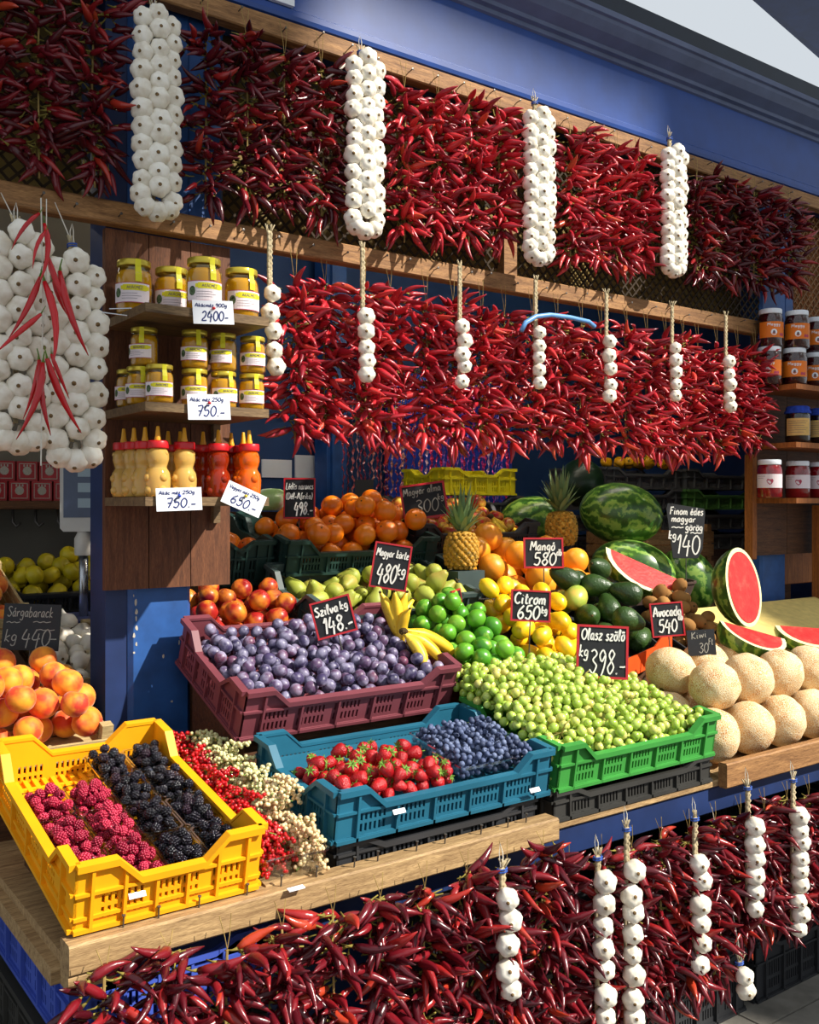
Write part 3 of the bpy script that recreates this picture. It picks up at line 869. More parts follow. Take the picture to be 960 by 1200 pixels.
# thin strands in the second row
for px, y0, y1, lb in ((318, 345, 432, 'short garlic strand hung behind the honey shelf'), (427, 372, 440, 'first short garlic strand along the second pepper row, after the honey shelf'),
                   (541, 385, 446, 'short garlic strand hung between the first strand and the blue tube'), (630, 392, 450, 'short garlic strand hanging under the light blue tube'),
                   (713, 402, 466, 'short garlic strand hung just past the blue tube'), (790, 410, 464, 'short garlic strand second from the jam shelf'), (853, 425, 478, 'last short garlic strand before the jam shelf')):
    a, bz = PY(px, y0, 0.62), PY(px, y1, 0.62)
    garlic_braid(a.x, 0.62, a.z, lb, 'short garlic strands in the second row', 1, 5, (a.z-bz.z)/4, 2.33-a.z, 0.88, tie=False, name='garlic_strand')

# braids and fresh chilies beside the honey shelf
for px, y0, y1, t, sz, lb in ((20, 290, 525, 30, 1.12, 'garlic braid with pinkish bulbs hung half behind the fresh red chilies'), (86, 322, 545, 38, 1.12, 'garlic braid with pinkish bulbs hung beside the honey shelf')):
    a = PY(px, y0, 0.60); bz = PY(px, y1, 0.60).z
    gb = garlic_braid(a.x, 0.60, a.z, lb, None, 3, 8, (a.z-bz)/8, PY(px, y0-t, 0.60).z-a.z, sz)
    s = MB(); s.tube([(0, 0.01, 0), (0, 0.15, 2.34-PY(px, y0-t, 0.60).z)], 0.0014, 5); s.build('hanging_cord', MT['white_twine'], gb)
fc = thing('chili_bunch', 'bunch of glossy fresh red chilies hung in front of the garlic braids', 'chili bunch', PY(48, 232, 0.50))
base = PY(48, 232, 0.50)
t = MB(); t.tube([(0, 0, 0), (0.004, 0, -0.2), (0.002, 0, -0.45), (0, 0, -0.60)], 0.0016, 5); t.tube([(0.012, 0, 0), (0.012, 0, -0.15), (0.006, 0, -0.30)], 0.0012, 5)
t.build('twine', MT['white_twine'], fc)
fm = [pepper_mesh(0.15, 0.0070, b, tw, [MT['pep_fresh'], MT['green_stem']], 8) for b, tw in ((-0.5, .6), (-0.9, -.5), (0.25, .3), (0.5, -.6))]
for (a, b), (c, d), k in (((46, 250), (2, 285), 0), ((52, 262), (66, 335), 1), ((54, 270), (28, 312), 0), ((56, 300), (78, 378), 2), ((70, 318), (80, 420), 3), ((47, 325), (18, 402), 2), ((52, 330), (74, 430), 1),
                       ((48, 368), (5, 424), 3), ((62, 330), (84, 380), 2), ((46, 422), (38, 510), 0), ((50, 425), (58, 515), 1), ((55, 420), (88, 512), 2), ((60, 415), (70, 470), 3), ((44, 428), (52, 490), 1)):
    yy = 0.485 + rng.uniform(-.025, .02)
    A, B = PY(a, b, yy), PY(c, d, yy)
    put('chili', fm[k], fc, A-base, aim(B-A, rng.uniform(-1, 1)), (B-A).length/0.15)

# low braids along the counter front
for px, y0, y1, n, t, lb in ((592, 1052, 1160, 5, 34, 'garlic strand mostly buried in peppers below the strawberry and blueberry crate'), (704, 1030, 1190, 7, 26, 'garlic strand half hidden beside the tallest front strand'),
                         (738, 1020, 1215, 9, 50, 'tall white garlic strand hung below the green grape crate'), (818, 1008, 1128, 6, 50, 'garlic strand hung below the edge of the grape crate'),
                         (880, 966, 1066, 6, 44, 'garlic strand with blue tie hung below the melons'), (933, 955, 1085, 9, 42, 'slim garlic strand hung below the watermelon slices')):
    Yg = -0.15 if px < 640 else -0.115
    a, bz = PY(px, y0, Yg), PY(px, y1, Yg).z
    garlic_braid(a.x, Yg, a.z, lb, 'garlic strands along the counter front', 1, n, (a.z-bz)/(n-1), PY(px, y0-t, Yg).z-a.z, 0.95, facing=Vector((-0.5, -0.8, 0.1)), name='garlic_strand')
a = PY(870, 1140, -0.115)
gb = garlic_braid(a.x, -0.115, a.z, 'two garlic bulbs hung low in front of the black crates', None, 1, 2, 0.05, 0.03, 0.95, name='garlic_strand')
s = MB(); s.tube([(0, 0, 0), (0, 0.1, 0.72-a.z-.03)], 0.0012, 4); s.build('hanging_cord', MT['white_twine'], gb)
# light blue plastic tube hooked on the second row
t = MB()
tp = [PY(*p, 0.60) for p in ((611, 388), (616, 378), (628, 371), (645, 369), (668, 372), (690, 377), (697, 383))]
t.tube(tp, 0.008, 10)
tag(t.build('plastic_tube', plain('pale_blue_plastic', '#5f95cf', 0.35, 0.5, 0.05), None, True), 'light blue plastic tube hooked over the second pepper row', 'tube')

# ---------------------------------------------------------------- wall shelves with jars
def shelf_unit(x0, x1, zs, label, zb, zt, bmat, smat, side=None, dep=0.29):
    o = thing('wall_shelf', label, 'shelf', (x0, 0.79, zb))
    # back board of vertical planks
    n = 3; w = (x1-x0+0.03)/n
    for i in range(n):
        m = MB(); m.box((w*i+0.0012, 0, 0), (w*(i+1)-0.0012, 0.022, zt-zb)); m.build('back_plank', bmat, o)
    for z in zs:
        m = MB(); m.box((0, -dep, z-zb-0.022), (x1-x0, 0, z-zb)); m.build('shelf_board', smat, o)
        if side is None:
            m = MB(); m.box((x1-x0-0.03, -0.02, z-zb-0.07), (x1-x0-0.01, 0, z-zb-0.022)); m.build('bracket', smat, o)
    if side:
        m = MB(); m.box((-0.02, -0.29, 0), (0, 0.02, side-zb)); m.build('side_panel', MT['wood_orange'], o)
    return o
shelf_unit(0.855, 1.185, (2.065, 1.828, 1.600), 'brown wooden wall shelf holding honey jars and honey bears', 1.355, 2.31, MT['wood_board'], MT['wood_shelf'])
shelf_unit(3.70, 4.40, (2.09, 1.845, 1.610), 'dark wooden wall shelf holding jam jars', 1.36, 2.37, MT['wood_dark'], MT['wood_orange'], None, 0.20)
board('shelf_edge', 'upright orange wooden edge board at the end of the jam shelf', MT['wood_orange'], (3.665, 0.775, 1.345), (3.695, 0.815, 1.80), 'board')
board('wooden_upright', 'pale orange wooden upright below the jam shelf', MT['wood_orange'], (4.06, 0.70, 0.78), (4.22, 0.74, 1.58), 'upright')

MT['honey'] = plain('honey', '#dba012', 0.06, 0.6, 0.05, 8)
MT['honey_dark'] = plain('honey_amber', '#b8700a', 0.12, 0.6, 0.05, 8)
for k in ('honey', 'honey_dark'):
    bb = MT[k].node_tree.nodes['Principled BSDF'].inputs
    bb['Transmission Weight'].default_value = 0.25; bb['IOR'].default_value = 1.3
MT['gold_lid'] = plain('gold_lid', '#c9b23c', 0.3, 0.6, 0.08, 20, metal=0.6)
MT['lab_white'] = plain('label_paper', '#e6d9dc', 0.6, 0.3, 0.03, 10)
MT['lab_yellow'] = plain('label_yellow', '#d9d022', 0.5, 0.3, 0.03, 10)
MT['lab_line'] = plain('label_print', '#6a5a62', 0.6, 0.2, 0)
MT['lab_red'] = plain('label_red', '#b0455a', 0.6, 0.2, 0)
MT['lab_pic'] = plain('label_picture', '#5d7350', 0.6, 0.2, 0.5, 200)
MT['lab_orange'] = plain('label_orange', '#e0741a', 0.5, 0.3, 0.05, 10)

def sector(mb, r, a0, a1, z0, z1, mi=0, n=10):
    """curved patch on a jar; angles in degrees from the -y side, + toward +x"""
    vs = []
    for i in range(n+1):
        a = math.radians(a0+(a1-a0)*i/n)
        vs += [(r*math.sin(a), -r*math.cos(a), z0), (r*math.sin(a), -r*math.cos(a), z1)]
    mb.add(vs, [(2*i, 2*i+2, 2*i+3, 2*i+1) for i in range(n)], mi)
def on_cyl(r):
    return lambda v: Vector((r*math.sin(v.x/r), -r*math.cos(v.x/r), v.z))
JM = {}
def honey_jar_meshes(R, H, key):
    if key in JM: return JM[key]
    g = MB()
    g.lathe([(0, 0), (R*.9, 0), (R, 0.006), (R, H*0.62), (R*0.98, H*0.74), (R*0.86, H*0.84), (R*0.80, H*0.87), (R*0.80, H*0.93)], 26, 0)
    h = MB(); r = R-0.0035
    lv = 0.80
    h.lathe([(0, 0.004), (r*.88, 0.004), (r, 0.010), (r, H*0.62), (r*0.98, H*0.72), (r*0.9, H*lv), (0, H*lv)], 24, 0)
    l = MB()
    l.lathe([(R*0.80, H*0.885), (R*0.885, H*0.885), (R*0.895, H*0.895), (R*0.895, H*0.985), (R*0.86, H), (R*0.6, H*0.995), (0, H*0.995)], 26, 0)
    p = MB(); rr = R+0.0006
    sector(p, rr, -62, 62, H*0.20, H*0.56, 0, 14)
    sector(p, rr+.0003, -62, 62, H*0.20, H*0.212, 2); sector(p, rr+.0003, -62, 62, H*0.548, H*0.56, 2)
    bz = H*0.47
    sector(p, rr+.0004, -32, 60, bz-H*0.035, bz+H*0.035, 1, 8); sector(p, rr+.0005, -24, 50, bz-H*0.052, bz+H*0.052, 1, 8)
    for k in range(3): sector(p, rr+.0004, -28, 20+12*(k % 2), H*(0.36-0.045*k), H*(0.367-0.045*k), 3, 6)
    n = 10
    p.add([on_cyl(rr+.0005)(Vector((-R*0.76 + R*.2*math.cos(2*math.pi*i/n), 0, H*0.38 + R*.26*math.sin(2*math.pi*i/n)))) for i in range(n)], [tuple(range(n))], 4)
    write(p, 'AKÁCMÉZ', -R*0.20, bz-H*0.026, H*0.05, R*0.85, 0.0010, 3, fn=on_cyl(rr+.0009), slant=0, wob=0)
    s = MB()
    sector(s, R*0.90, 14, 34, H*0.86, H*0.99, 0, 4)
    s.add([(R*.90*math.sin(math.radians(14)), -R*.90*math.cos(math.radians(14)), H*.99), (R*.90*math.sin(math.radians(34)), -R*.90*math.cos(math.radians(34)), H*.99),
           (R*.5*math.sin(math.radians(40)), -R*.5*math.cos(math.radians(40)), H*1.004), (R*.5*math.sin(math.radians(8)), -R*.5*math.cos(math.radians(8)), H*1.004)], [(0, 1, 2, 3)])
    a0, a1 = math.radians(14), math.radians(34)
    s.add([(R*.9*math.sin(a0), -R*.9*math.cos(a0), H*.86), (R*.9*math.sin(a1), -R*.9*math.cos(a1), H*.86), (R*1.01*math.sin(a1), -R*1.01*math.cos(a1), H*.70), (R*1.01*math.sin(a0), -R*1.01*math.cos(a0), H*.70)], [(0, 3, 2, 1)])
    sector(s, R*1.01, 14, 34, H*0.58, H*0.70, 0, 4)
    JM[key] = (g.mesh('jar_glass', MT['glass'], True), h.mesh('honey', MT['honey'], True), l.mesh('jar_lid', MT['gold_lid'], True),
               p.mesh('jar_label', [MT['lab_white'], MT['lab_yellow'], MT['lab_red'], MT['lab_line'], MT['lab_pic']]), s.mesh('seal_strip', MT['lab_yellow']))
    return JM[key]
def honey_jar(x, y, z, R, H, yaw, key, label, group):
    o = thing('honey_jar', label, 'honey jar', (x, y, z), rz(yaw), group)
    g, h, l, p, s = honey_jar_meshes(R, H, key)
    gl = put('jar_glass', g, o); put('honey', h, o); ld = put('jar_lid', l, o); put('jar_label', p, gl); put('seal_strip', s, ld)
    return o
zt = 2.066
for px, Y, yw, lb in ((157, 0.70, -30, 'big gold-lidded honey jar standing at the outer end of the top shelf'), (201, 0.72, -20, 'big honey jar half hidden behind the tallest-standing jar on the top shelf'),
                  (239, 0.575, -18, 'big honey jar standing in front, above the 2400 price card'), (283, 0.62, -12, 'big honey jar at the garlic end of the top shelf')):
    x = PY(px, 330, Y).x
    honey_jar(x, Y, zt, 0.0475, 0.142 if px != 201 else 0.135, yw, 'big', lb, 'big honey jars on the top shelf')
GJ = 'small honey jars stacked on the middle shelf'
zm = 1.829
for px, Y, lv, yw in ((152, 0.71, 0, -40), (164, 0.64, 0, -32), (187, 0.575, 0, -24), (228, 0.60, 0, -30), (262, 0.60, 0, -15), (295, 0.60, 0, -28), (169, 0.64, 1, -55), (228, 0.60, 1, -30), (262, 0.60, 1, -52), (296, 0.60, 1, -26)):
    x = PY(px, 430, Y).x
    honey_jar(x, Y, zm+lv*0.0995, 0.0365, 0.099, yw, 'small',
              'small gold-lidded honey jar in the %s tier of the middle shelf' % ('upper' if lv else 'lower'), GJ)

# honey bears
BM = {}
def bear_meshes(kind):
    if kind in BM: return BM[kind]
    col = {'pale': '#f2c466', 'dark': '#a83010', 'orange': '#f87a14'}[kind]
    t = NT('bear_' + kind); t.col(srgb(col)); m = t.set(rough=0.05, spec=0.6, trans=0.45, ior=1.2, coat=0.7)
    b = MB()
    b.lathe([(0, 0), (0.026, 0), (0.029, 0.004), (0.0295, 0.012), (0.031, 0.03), (0.0315, 0.045), (0.029, 0.060), (0.0225, 0.070), (0.0215, 0.073), (0.0245, 0.082), (0.0275, 0.093), (0.027, 0.105), (0.023, 0.115), (0.019, 0.119), (0.019, 0.124)], 24, 0)
    for x, z, r in ((-0.015, 0.016, 0.0135), (0.015, 0.016, 0.0135), (-0.018, 0.046, 0.0115), (0.018, 0.046, 0.0115), (0.0, 0.092, 0.010), (-0.020, 0.107, 0.008), (0.020, 0.107, 0.008)):
        b.lathe(ell(7, r, r), 10, 0, (x, -0.0175 if abs(x) < .0199 else -0.006, z))
    c = MB()
    c.lathe([(0.019, 0.119), (0.0255, 0.119), (0.0262, 0.121), (0.0262, 0.135), (0.0245, 0.138), (0.0, 0.139)], 24, 0, lobe=lambda a, t: 1+0.012*math.cos(24*a))
    n = MB()
    n.lathe([(0.0085, 0.1385), (0.0085, 0.143), (0.0066, 0.150), (0.0042, 0.172), (0.0036, 0.174), (0.0, 0.1745)], 14, 0)
    BM[kind] = (b.mesh('bottle', m, True), c.mesh('screw_cap', MT['cap_red'], True), n.mesh('nozzle', MT['nozzle'], True))
    return BM[kind]
MT['cap_red'] = plain('cap_red', '#c8141e', 0.35, 0.5, 0)
MT['nozzle'] = plain('nozzle_yellow', '#e0a012', 0.4, 0.5, 0)
for px, Y, kind in ((145, 0.69, 'pale'), (157, 0.645, 'pale'), (170, 0.605, 'pale'), (185, 0.56, 'pale'), (197, 0.70, 'pale'), (216, 0.57, 'pale'), (211, 0.69, 'pale'), (238, 0.66, 'dark'), (256, 0.58, 'dark'), (271, 0.66, 'dark'), (285, 0.62, 'orange'), (292, 0.545, 'orange')):
    x = PY(px, 540, Y).x
    lb = {'pale': 'pale honey bear bottle with red cap and yellow nozzle on the bottom shelf', 'dark': 'dark amber honey bear bottle with red cap on the bottom shelf', 'orange': 'bright orange honey bear bottle with red cap on the bottom shelf'}[kind]
    o = thing('honey_bear', lb, 'honey bottle', (x, Y, 1.601), rz(-36+rng.uniform(-12, 12)), kind + ' honey bears')
    bt, cp, nz_ = bear_meshes(kind)
    put('bottle', bt, o); c_ = put('screw_cap', cp, o); put('nozzle', nz_, c_)

# jam jars
JJ = {}
def jam_meshes(kind):
    if kind in JJ: return JJ[kind]
    R, H = 0.051, 0.160
    jam = plain('jam_' + kind, {'orange': '#3a0c14', 'red': '#8e0c1c', 'blue': '#1c1518'}[kind], 0.1, 0.6, 0.2, 30)
    b = MB(); b.lathe([(0, 0), (R*.9, 0), (R, 0.006), (R, H*0.72), (R*0.9, H*0.84), (R*.82, H*0.88)], 24, 0)
    g = MB(); q = R+0.0015; g.lathe([(q*.9, -0.0005), (q, 0.005), (q, H*0.73), (q*0.91, H*0.85), (q*.84, H*0.90)], 24, 0)
    l = MB()
    if kind == 'blue':
        l.lathe([(R*1.02, H*0.80), (R*1.06, H*0.84), (R*0.93, H*0.90), (R*0.95, H*0.97), (R*0.8, H), (0, H*1.003)], 32, 0, lobe=lambda a, t: 1+0.05*math.cos(14*a)*(1-t))
        lm = plain('blue_cloth', '#2a48b0', 0.8, 0.2, 0.2, 60)
    else:
        l.lathe([(R*.84, H*0.87), (R*0.92, H*0.87), (R*0.93, H*0.885), (R*0.93, H*0.98), (R*0.89, H), (0, H*0.997)], 26, 0)
        lm = plain('white_lid_' + kind, '#dfe3ea', 0.35, 0.5, 0.03)
    p = MB(); rr = q+0.0005
    if kind == 'orange':
        sector(p, rr, -70, 70, H*0.22, H*0.64, 0, 14)
        n = 12; f = on_cyl(rr+.0005)
        p.add([f(Vector((R*.26*math.cos(2*math.pi*i/n), 0, H*0.36+R*.26*math.sin(2*math.pi*i/n)))) for i in range(n)], [tuple(range(n))], 1)
        p.add([on_cyl(rr+.0009)(Vector((R*.10*math.cos(2*math.pi*i/n), 0, H*0.36+R*.14*math.sin(2*math.pi*i/n)))) for i in range(n)], [tuple(range(n))], 2)
        write(p, 'Meggy', -R*.55, H*0.53, H*0.075, R*1.1, 0.0022, 1, fn=on_cyl(rr+.0009), slant=0, wob=0)
        for dx in (.62, .85): p.add([f(Vector((R*dx + R*.13*math.cos(2*math.pi*i/n), 0, H*0.30+R*.13*math.sin(2*math.pi*i/n)))) for i in range(n)], [tuple(range(n))], 3)
        pm = [MT['lab_orange'], MT['paper'], MT['lab_line'], MT['lab_red']]
    elif kind == 'red':
        sector(p, rr, -70, 70, H*0.26, H*0.62, 0, 14)
        berry = [(0, -.30), (.18, -.16), (.28, .05), (.2, .2), (0, .16), (-.2, .2), (-.28, .05), (-.18, -.16)]
        p.add([on_cyl(rr+.0005)(Vector((R*a, 0, H*.43+R*c))) for a, c in berry], [tuple(range(8))], 1)
        for k in range(2): sector(p, rr+.0004, -60, -20-10*k, H*(.56-.05*k), H*(.568-.05*k), 2, 4)
        pm = [MT['lab_white'], MT['lab_red'], MT['lab_line']]
    else:
        sector(p, rr, -60, 60, H*0.20, H*0.66, 0, 14)
        for k in range(6): sector(p, rr+.0004, -48, 44-9*(k % 3), H*(.58-.06*k), H*(.59-.06*k), 1, 6)
        pm = [plain('label_tan', '#d8b06a', 0.7, 0.2, 0.06), MT['lab_line']]
    JJ[kind] = (b.mesh('jam', jam, True), g.mesh('jar_glass', MT['glass'], True), l.mesh('jar_lid', lm, True), p.mesh('jar_label', pm))
    return JJ[kind]
def jam(x, y, z, kind, yaw, label, group):
    o = thing('jam_jar', label, 'jam jar', (x, y, z), rz(yaw), group)
    jm, gl, ld, lb_ = jam_meshes(kind)
    put('jam', jm, o); g_ = put('jar_glass', gl, o); put('jar_lid', ld, o); put('jar_label', lb_, g_)
for px, Y, lv, yw in ((902, 0.70, 0, -64), (931, 0.66, 0, -56), (955, 0.68, 0, -57), (977, .68, 0, -57), (903, 0.70, 1, -40), (934, 0.655, 1, -52), (957, 0.69, 1, -50), (978, .68, 1, -56)):
    jam(PY(px, 420, Y).x, Y, 2.091+lv*0.161, 'orange', yw, 'jam jar with orange label in the %s tier of the top jam shelf' % ('upper' if lv else 'lower'), 'orange-labelled jam jars')
for px in (935, 961): jam(PY(px, 490, 0.66).x, 0.66, 1.846, 'blue', -54, 'dark preserve jar with blue cloth lid on the middle jam shelf', 'blue-lidded preserve jars')
for px in (902, 935, 960): jam(PY(px, 560, 0.68).x, 0.68, 1.611, 'red', -54, 'red strawberry jam jar with white label on the bottom jam shelf', 'strawberry jam jars')

# ---------------------------------------------------------------- fruit meshes
def fruit_mesh(name, prof, mats, seg=16, lobe=None, extra=None):
    mb = MB(); mb.lathe(prof, seg, 0, lobe=lobe)
    if extra: extra(mb)
    return mb.mesh(name, mats, True)
def round_prof(n, r, zr=1.0, dimple=0.0, bdimple=0.0, p=1.0):
    out = []
    for i in range(n+1):
        a = math.pi*i/n
        z = -r*zr*math.cos(a); q = r*math.sin(a)**p if 0 < i < n else 0
        if i < n/2: z += bdimple*r*math.exp(-(q/(r*0.35))**2)
        else: z -= dimple*r*math.exp(-(q/(r*0.35))**2)
        out.append((q, z))
    return out
MT['stalk'] = plain('stalk', '#5a4a2a', 0.8, 0.2, 0.2, 60)
MT['calyx'] = plain('calyx_green', '#6f9a3a', 0.6, 0.3, 0.2, 40)

def blush(name, base, red, deep, rough=0.5, scale=22, lo=.42, hi=.62, spec=0.35, sheen=None, bump=None):
    t = NT(name); t.coord()
    f = t.noise(scale, 3, (1, 1, 1), 0.5)
    r = t.mix(t.oi.outputs['Random'], red, deep)
    t.col(t.mix(t.ramp(f, [(lo, (0, 0, 0, 1)), (hi, (1, 1, 1, 1))]), base, r))
    if bump: t.bump(t.noise(bump[0], 2), bump[1], 0.002)
    return t.set(rough=rough, spec=spec, sheen=sheen)
MT['plum'] = byobj('plum_skin', [(0, '#2e2a4a'), (0.5, '#453a5e'), (0.8, '#5a3f5c'), (1, '#6e3a50')], 0.42, 0.45, spots=('#9b96b0', 40, 0.42, 0.70))
MT['grape'] = byobj('grape_skin', [(0, '#93ad42'), (0.4, '#aac455'), (0.75, '#bdd068'), (1, '#d0c670')], 0.2, 0.5, sss=0.3)
MT['lime'] = byobj('lime_skin', [(0, '#3a7d1c'), (0.5, '#529824'), (1, '#74ab30')], 0.3, 0.5, bump=(250, 0.15), spots=('#a3cc48', 30, 0.55, 0.75))
MT['lemon'] = byobj('lemon_skin', [(0, '#e6b010'), (1, '#f3cb1e')], 0.35, 0.5, bump=(220, 0.2))
MT['orange'] = byobj('orange_skin', [(0, '#e2690a'), (1, '#f08410')], 0.34, 0.5, bump=(260, 0.25))
MT['grapefruit'] = byobj('grapefruit_skin', [(0, '#e58a1c'), (0.6, '#f0a62c'), (1, '#e07a20')], 0.4, 0.4, bump=(200, 0.2))
MT['peach'] = blush('peach_skin', '#ee9a26', '#de4a22', '#b02a22', 0.6, 20, .40, .62, sheen=0.25)
MT['nect'] = blush('nectarine_skin', '#e08a28', '#b0281e', '#7a141c', 0.35, 20, .32, .56)
MT['pear'] = blush('pear_skin', '#98a03c', '#b0a048', '#8f5a30', 0.5, 16, .5, .72, bump=(200, .1))
MT['apple'] = blush('apple_skin', '#c9a83a', '#b82a20', '#98141c', 0.25, 30, .34, .6)
MT['straw'] = byobj('strawberry_skin', [(0, '#9c0f16'), (1, '#bf1c20')], 0.25, 0.5, bump=(420, 0.6, 0.004))
MT['rasp'] = byobj('raspberry_skin', [(0, '#7d0f2c'), (0.6, '#a01838'), (1, '#b82a48')], 0.35, 0.45)
MT['black'] = byobj('blackberry_skin', [(0, '#0c0a12'), (0.8, '#15111c'), (1, '#24121f')], 0.16, 0.5)
MT['blueb'] = byobj('blueberry_skin', [(0, '#363f58'), (0.6, '#525e80'), (1, '#707c9a')], 0.55, 0.3)
MT['avo'] = byobj('avocado_skin', [(0, '#1f3416'), (1, '#35521e')], 0.38, 0.5, bump=(120, 0.6, 0.004))
MT['mango'] = byobj('mango_skin', [(0, '#8fa83a'), (1, '#a9b84a')], 0.35, 0.45, spots=('#c9b052', 14, .5, .7))
MT['kiwi'] = byobj('kiwi_skin', [(0, '#8a6236'), (1, '#a87c46')], 0.85, 0.15, bump=(180, 0.3))
MT['yfruit'] = byobj('yellow_fruit_skin', [(0, '#b0a012'), (1, '#cdb820')], 0.4, 0.4)
MT['banana'] = byobj('banana_skin', [(0, '#e0b428'), (1, '#ecc83c')], 0.42, 0.4, spots=('#a86e22', 55, 0.62, 0.74))
MT['btip'] = plain('banana_tip', '#4a3a1e', 0.8, 0.2, 0.2)
tm = NT('melon_rind')
vo = tm.new('ShaderNodeTexVoronoi', feature='DISTANCE_TO_EDGE'); vo.inputs['Scale'].default_value = 140; tm.link(tm.coord(), vo.inputs['Vector'])
nt = tm.ramp(vo.outputs['Distance'], [(0.02, (1, 1, 1, 1)), (0.14, (0, 0, 0, 1))])
bs = tm.ramp(tm.noise(16, 3), [(0.34, '#b97a3c'), (0.46, '#d3a468'), (0.62, '#dcbc8a')])
tm.col(tm.mix(nt, bs, '#e8d9b6'))
tm.bump(nt, 0.35, 0.003)
MT['melon'] = tm.set(rough=0.7, spec=0.25)
tw = NT('watermelon_rind'); tw.coord()
sx = tw.new('ShaderNodeSeparateXYZ'); tw.link(tw.tc.outputs['Object'], sx.inputs[0])
at = tw.new('ShaderNodeMath', operation='ARCTAN2'); tw.link(sx.outputs['Y'], at.inputs[0]); tw.link(sx.outputs['X'], at.inputs[1])
nz = tw.noise(16, 5, (1, 1, 1), 0.6)
m1 = tw.new('ShaderNodeMath', operation='MULTIPLY_ADD'); tw.link(nz, m1.inputs[0]); m1.inputs[1].default_value = 1.6; tw.link(at.outputs[0], m1.inputs[2])
m2 = tw.new('ShaderNodeMath', operation='MULTIPLY'); tw.link(m1.outputs[0], m2.inputs[0]); m2.inputs[1].default_value = 11.0
m3 = tw.new('ShaderNodeMath', operation='SINE'); tw.link(m2.outputs[0], m3.inputs[0])
m4 = tw.new('ShaderNodeMath', operation='MULTIPLY_ADD'); tw.link(m3.outputs[0], m4.inputs[0]); m4.inputs[1].default_value = 0.5; m4.inputs[2].default_value = 0.5
cw = tw.ramp(m4.outputs[0], [(0.25, '#1f4a14'), (0.6, '#3f7a22'), (0.9, '#8fae4a')])
tw.col(tw.mix(0.25, cw, tw.ramp(nz, [(0.35, '#183c10'), (0.7, '#7fa848')])))
MT['wmelon'] = tw.set(rough=0.3, spec=0.5)
MT['wmelon_dark'] = plain('dark_watermelon', '#16301a', 0.35, 0.5, 0.25, 12)
tf = NT('watermelon_flesh')
tf.col(tf.ramp(tf.noise(28, 5, (1, 1, 1), 0.6), [(0.3, '#b81614'), (0.55, '#cc2a22'), (0.8, '#dd5444')]))
tf.bump(tf.noise(90, 3), 0.3, 0.003)
MT['flesh'] = tf.set(rough=0.3, spec=0.5, sss=0.1)
MT['rindin'] = plain('pale_rind', '#e6e2a8', 0.45, 0.4, 0.08, 40)
MT['pine'] = byobj('pineapple_skin', [(0, '#b07f26'), (1, '#c29232')], 0.6, 0.3, spots=('#6e5a22', 60, .5, .68))
MT['pleaf'] = byobj('pineapple_leaf', [(0, '#5f7a4a'), (1, '#8a9f6e')], 0.5, 0.4)

def stemmed(mb): mb.tube([(0, 0, 0), (0.001, 0, 0.006)], 0.0012, 5, 1)
PLUM = [fruit_mesh('plum', round_prof(9, 0.0155, zr, .1), MT['plum'], 12) for zr in (1.12, 1.22, 1.05)]
GRAPE = [fruit_mesh('grape', round_prof(6, 0.0125, zr), MT['grape'], 9) for zr in (1.0, 1.15)]
LIME = fruit_mesh('lime', round_prof(11, 0.027, 1.08, -.10, -.10), MT['lime'], 16)
def lem(n=14, r=0.029):
    o = []
    for i in range(n+1):
        t = -1+2*i/n
        q = r*max(0, 1-abs(t)**2.3)**0.62 if 0 < i < n else 0
        if abs(t) > 0.82 and 0 < i < n: q = max(q*0.75, r*0.16*(1.05-abs(t))/0.2)
        o.append((q, t*r*1.5))
    return o
LEMON = fruit_mesh('lemon', lem(), MT['lemon'], 16)
ORANGE = fruit_mesh('orange', round_prof(12, 0.039, 0.96, .10, .03), [MT['orange'], MT['stalk']], 18, extra=lambda m: m.lathe([(0, .0352), (.003, .0350), (.0035, .034)], 6, 1))
GFRUIT = fruit_mesh('grapefruit', round_prof(12, 0.053, 0.95, .06), MT['grapefruit'], 18)
cleft = lambda a, t: 1 - 0.07*math.exp(-(((a+math.pi) % (2*math.pi)-math.pi)/0.28)**2)
PEACH = fruit_mesh('peach', round_prof(12, 0.036, 0.95, .22), MT['peach'], 20, cleft)
NECT = fruit_mesh('nectarine', round_prof(12, 0.033, 0.97, .18), MT['nect'], 20, cleft)
APPLE = fruit_mesh('apple', round_prof(12, 0.034, 0.9, .35, .15, 0.9), [MT['apple'], MT['stalk']], 18, extra=lambda m: m.tube([(0, 0, .018), (.002, 0, .034)], .0013, 5, 1))
PEAR = fruit_mesh('pear', [(0, -.036), (.012, -.0365), (.024, -.031), (.031, -.018), (.0325, -.004), (.029, .010), (.022, .022), (.0165, .033), (.013, .042), (.008, .047), (0, .0475)], [MT['pear'], MT['stalk']], 16, extra=lambda m: m.tube([(0, 0, .046), (.003, 0, .058), (.008, .001, .066)], .0016, 5, 1))
AVO = fruit_mesh('avocado', [(0, -.052), (.016, -.051), (.030, -.042), (.0375, -.026), (.039, -.008), (.035, .010), (.028, .027), (.0215, .041), (.015, .051), (.007, .056), (0, .0565)], [MT['avo'], MT['stalk']], 18, extra=lambda m: m.lathe([(0, .059), (.004, .058), (.004, .055)], 6, 1))
MANGO = fruit_mesh('mango', round_prof(12, 0.043, 1.3), MT['mango'], 18, lambda a, t: 1+0.1*math.cos(a)*math.sin(math.pi*t))
KIWI = fruit_mesh('kiwi', round_prof(10, 0.026, 1.25, .05, .05), [MT['kiwi'], MT['stalk']], 14, extra=lambda m: m.lathe([(0, .0335), (.004, .0325), (.005, .031)], 6, 1))
STRAW = fruit_mesh('strawberry', [(0, -.021), (.006, -.019), (.0115, -.010), (.0145, .001), (.0135, .009), (.008, .013), (0, .0135)], MT['straw'], 12)
cm = MB()
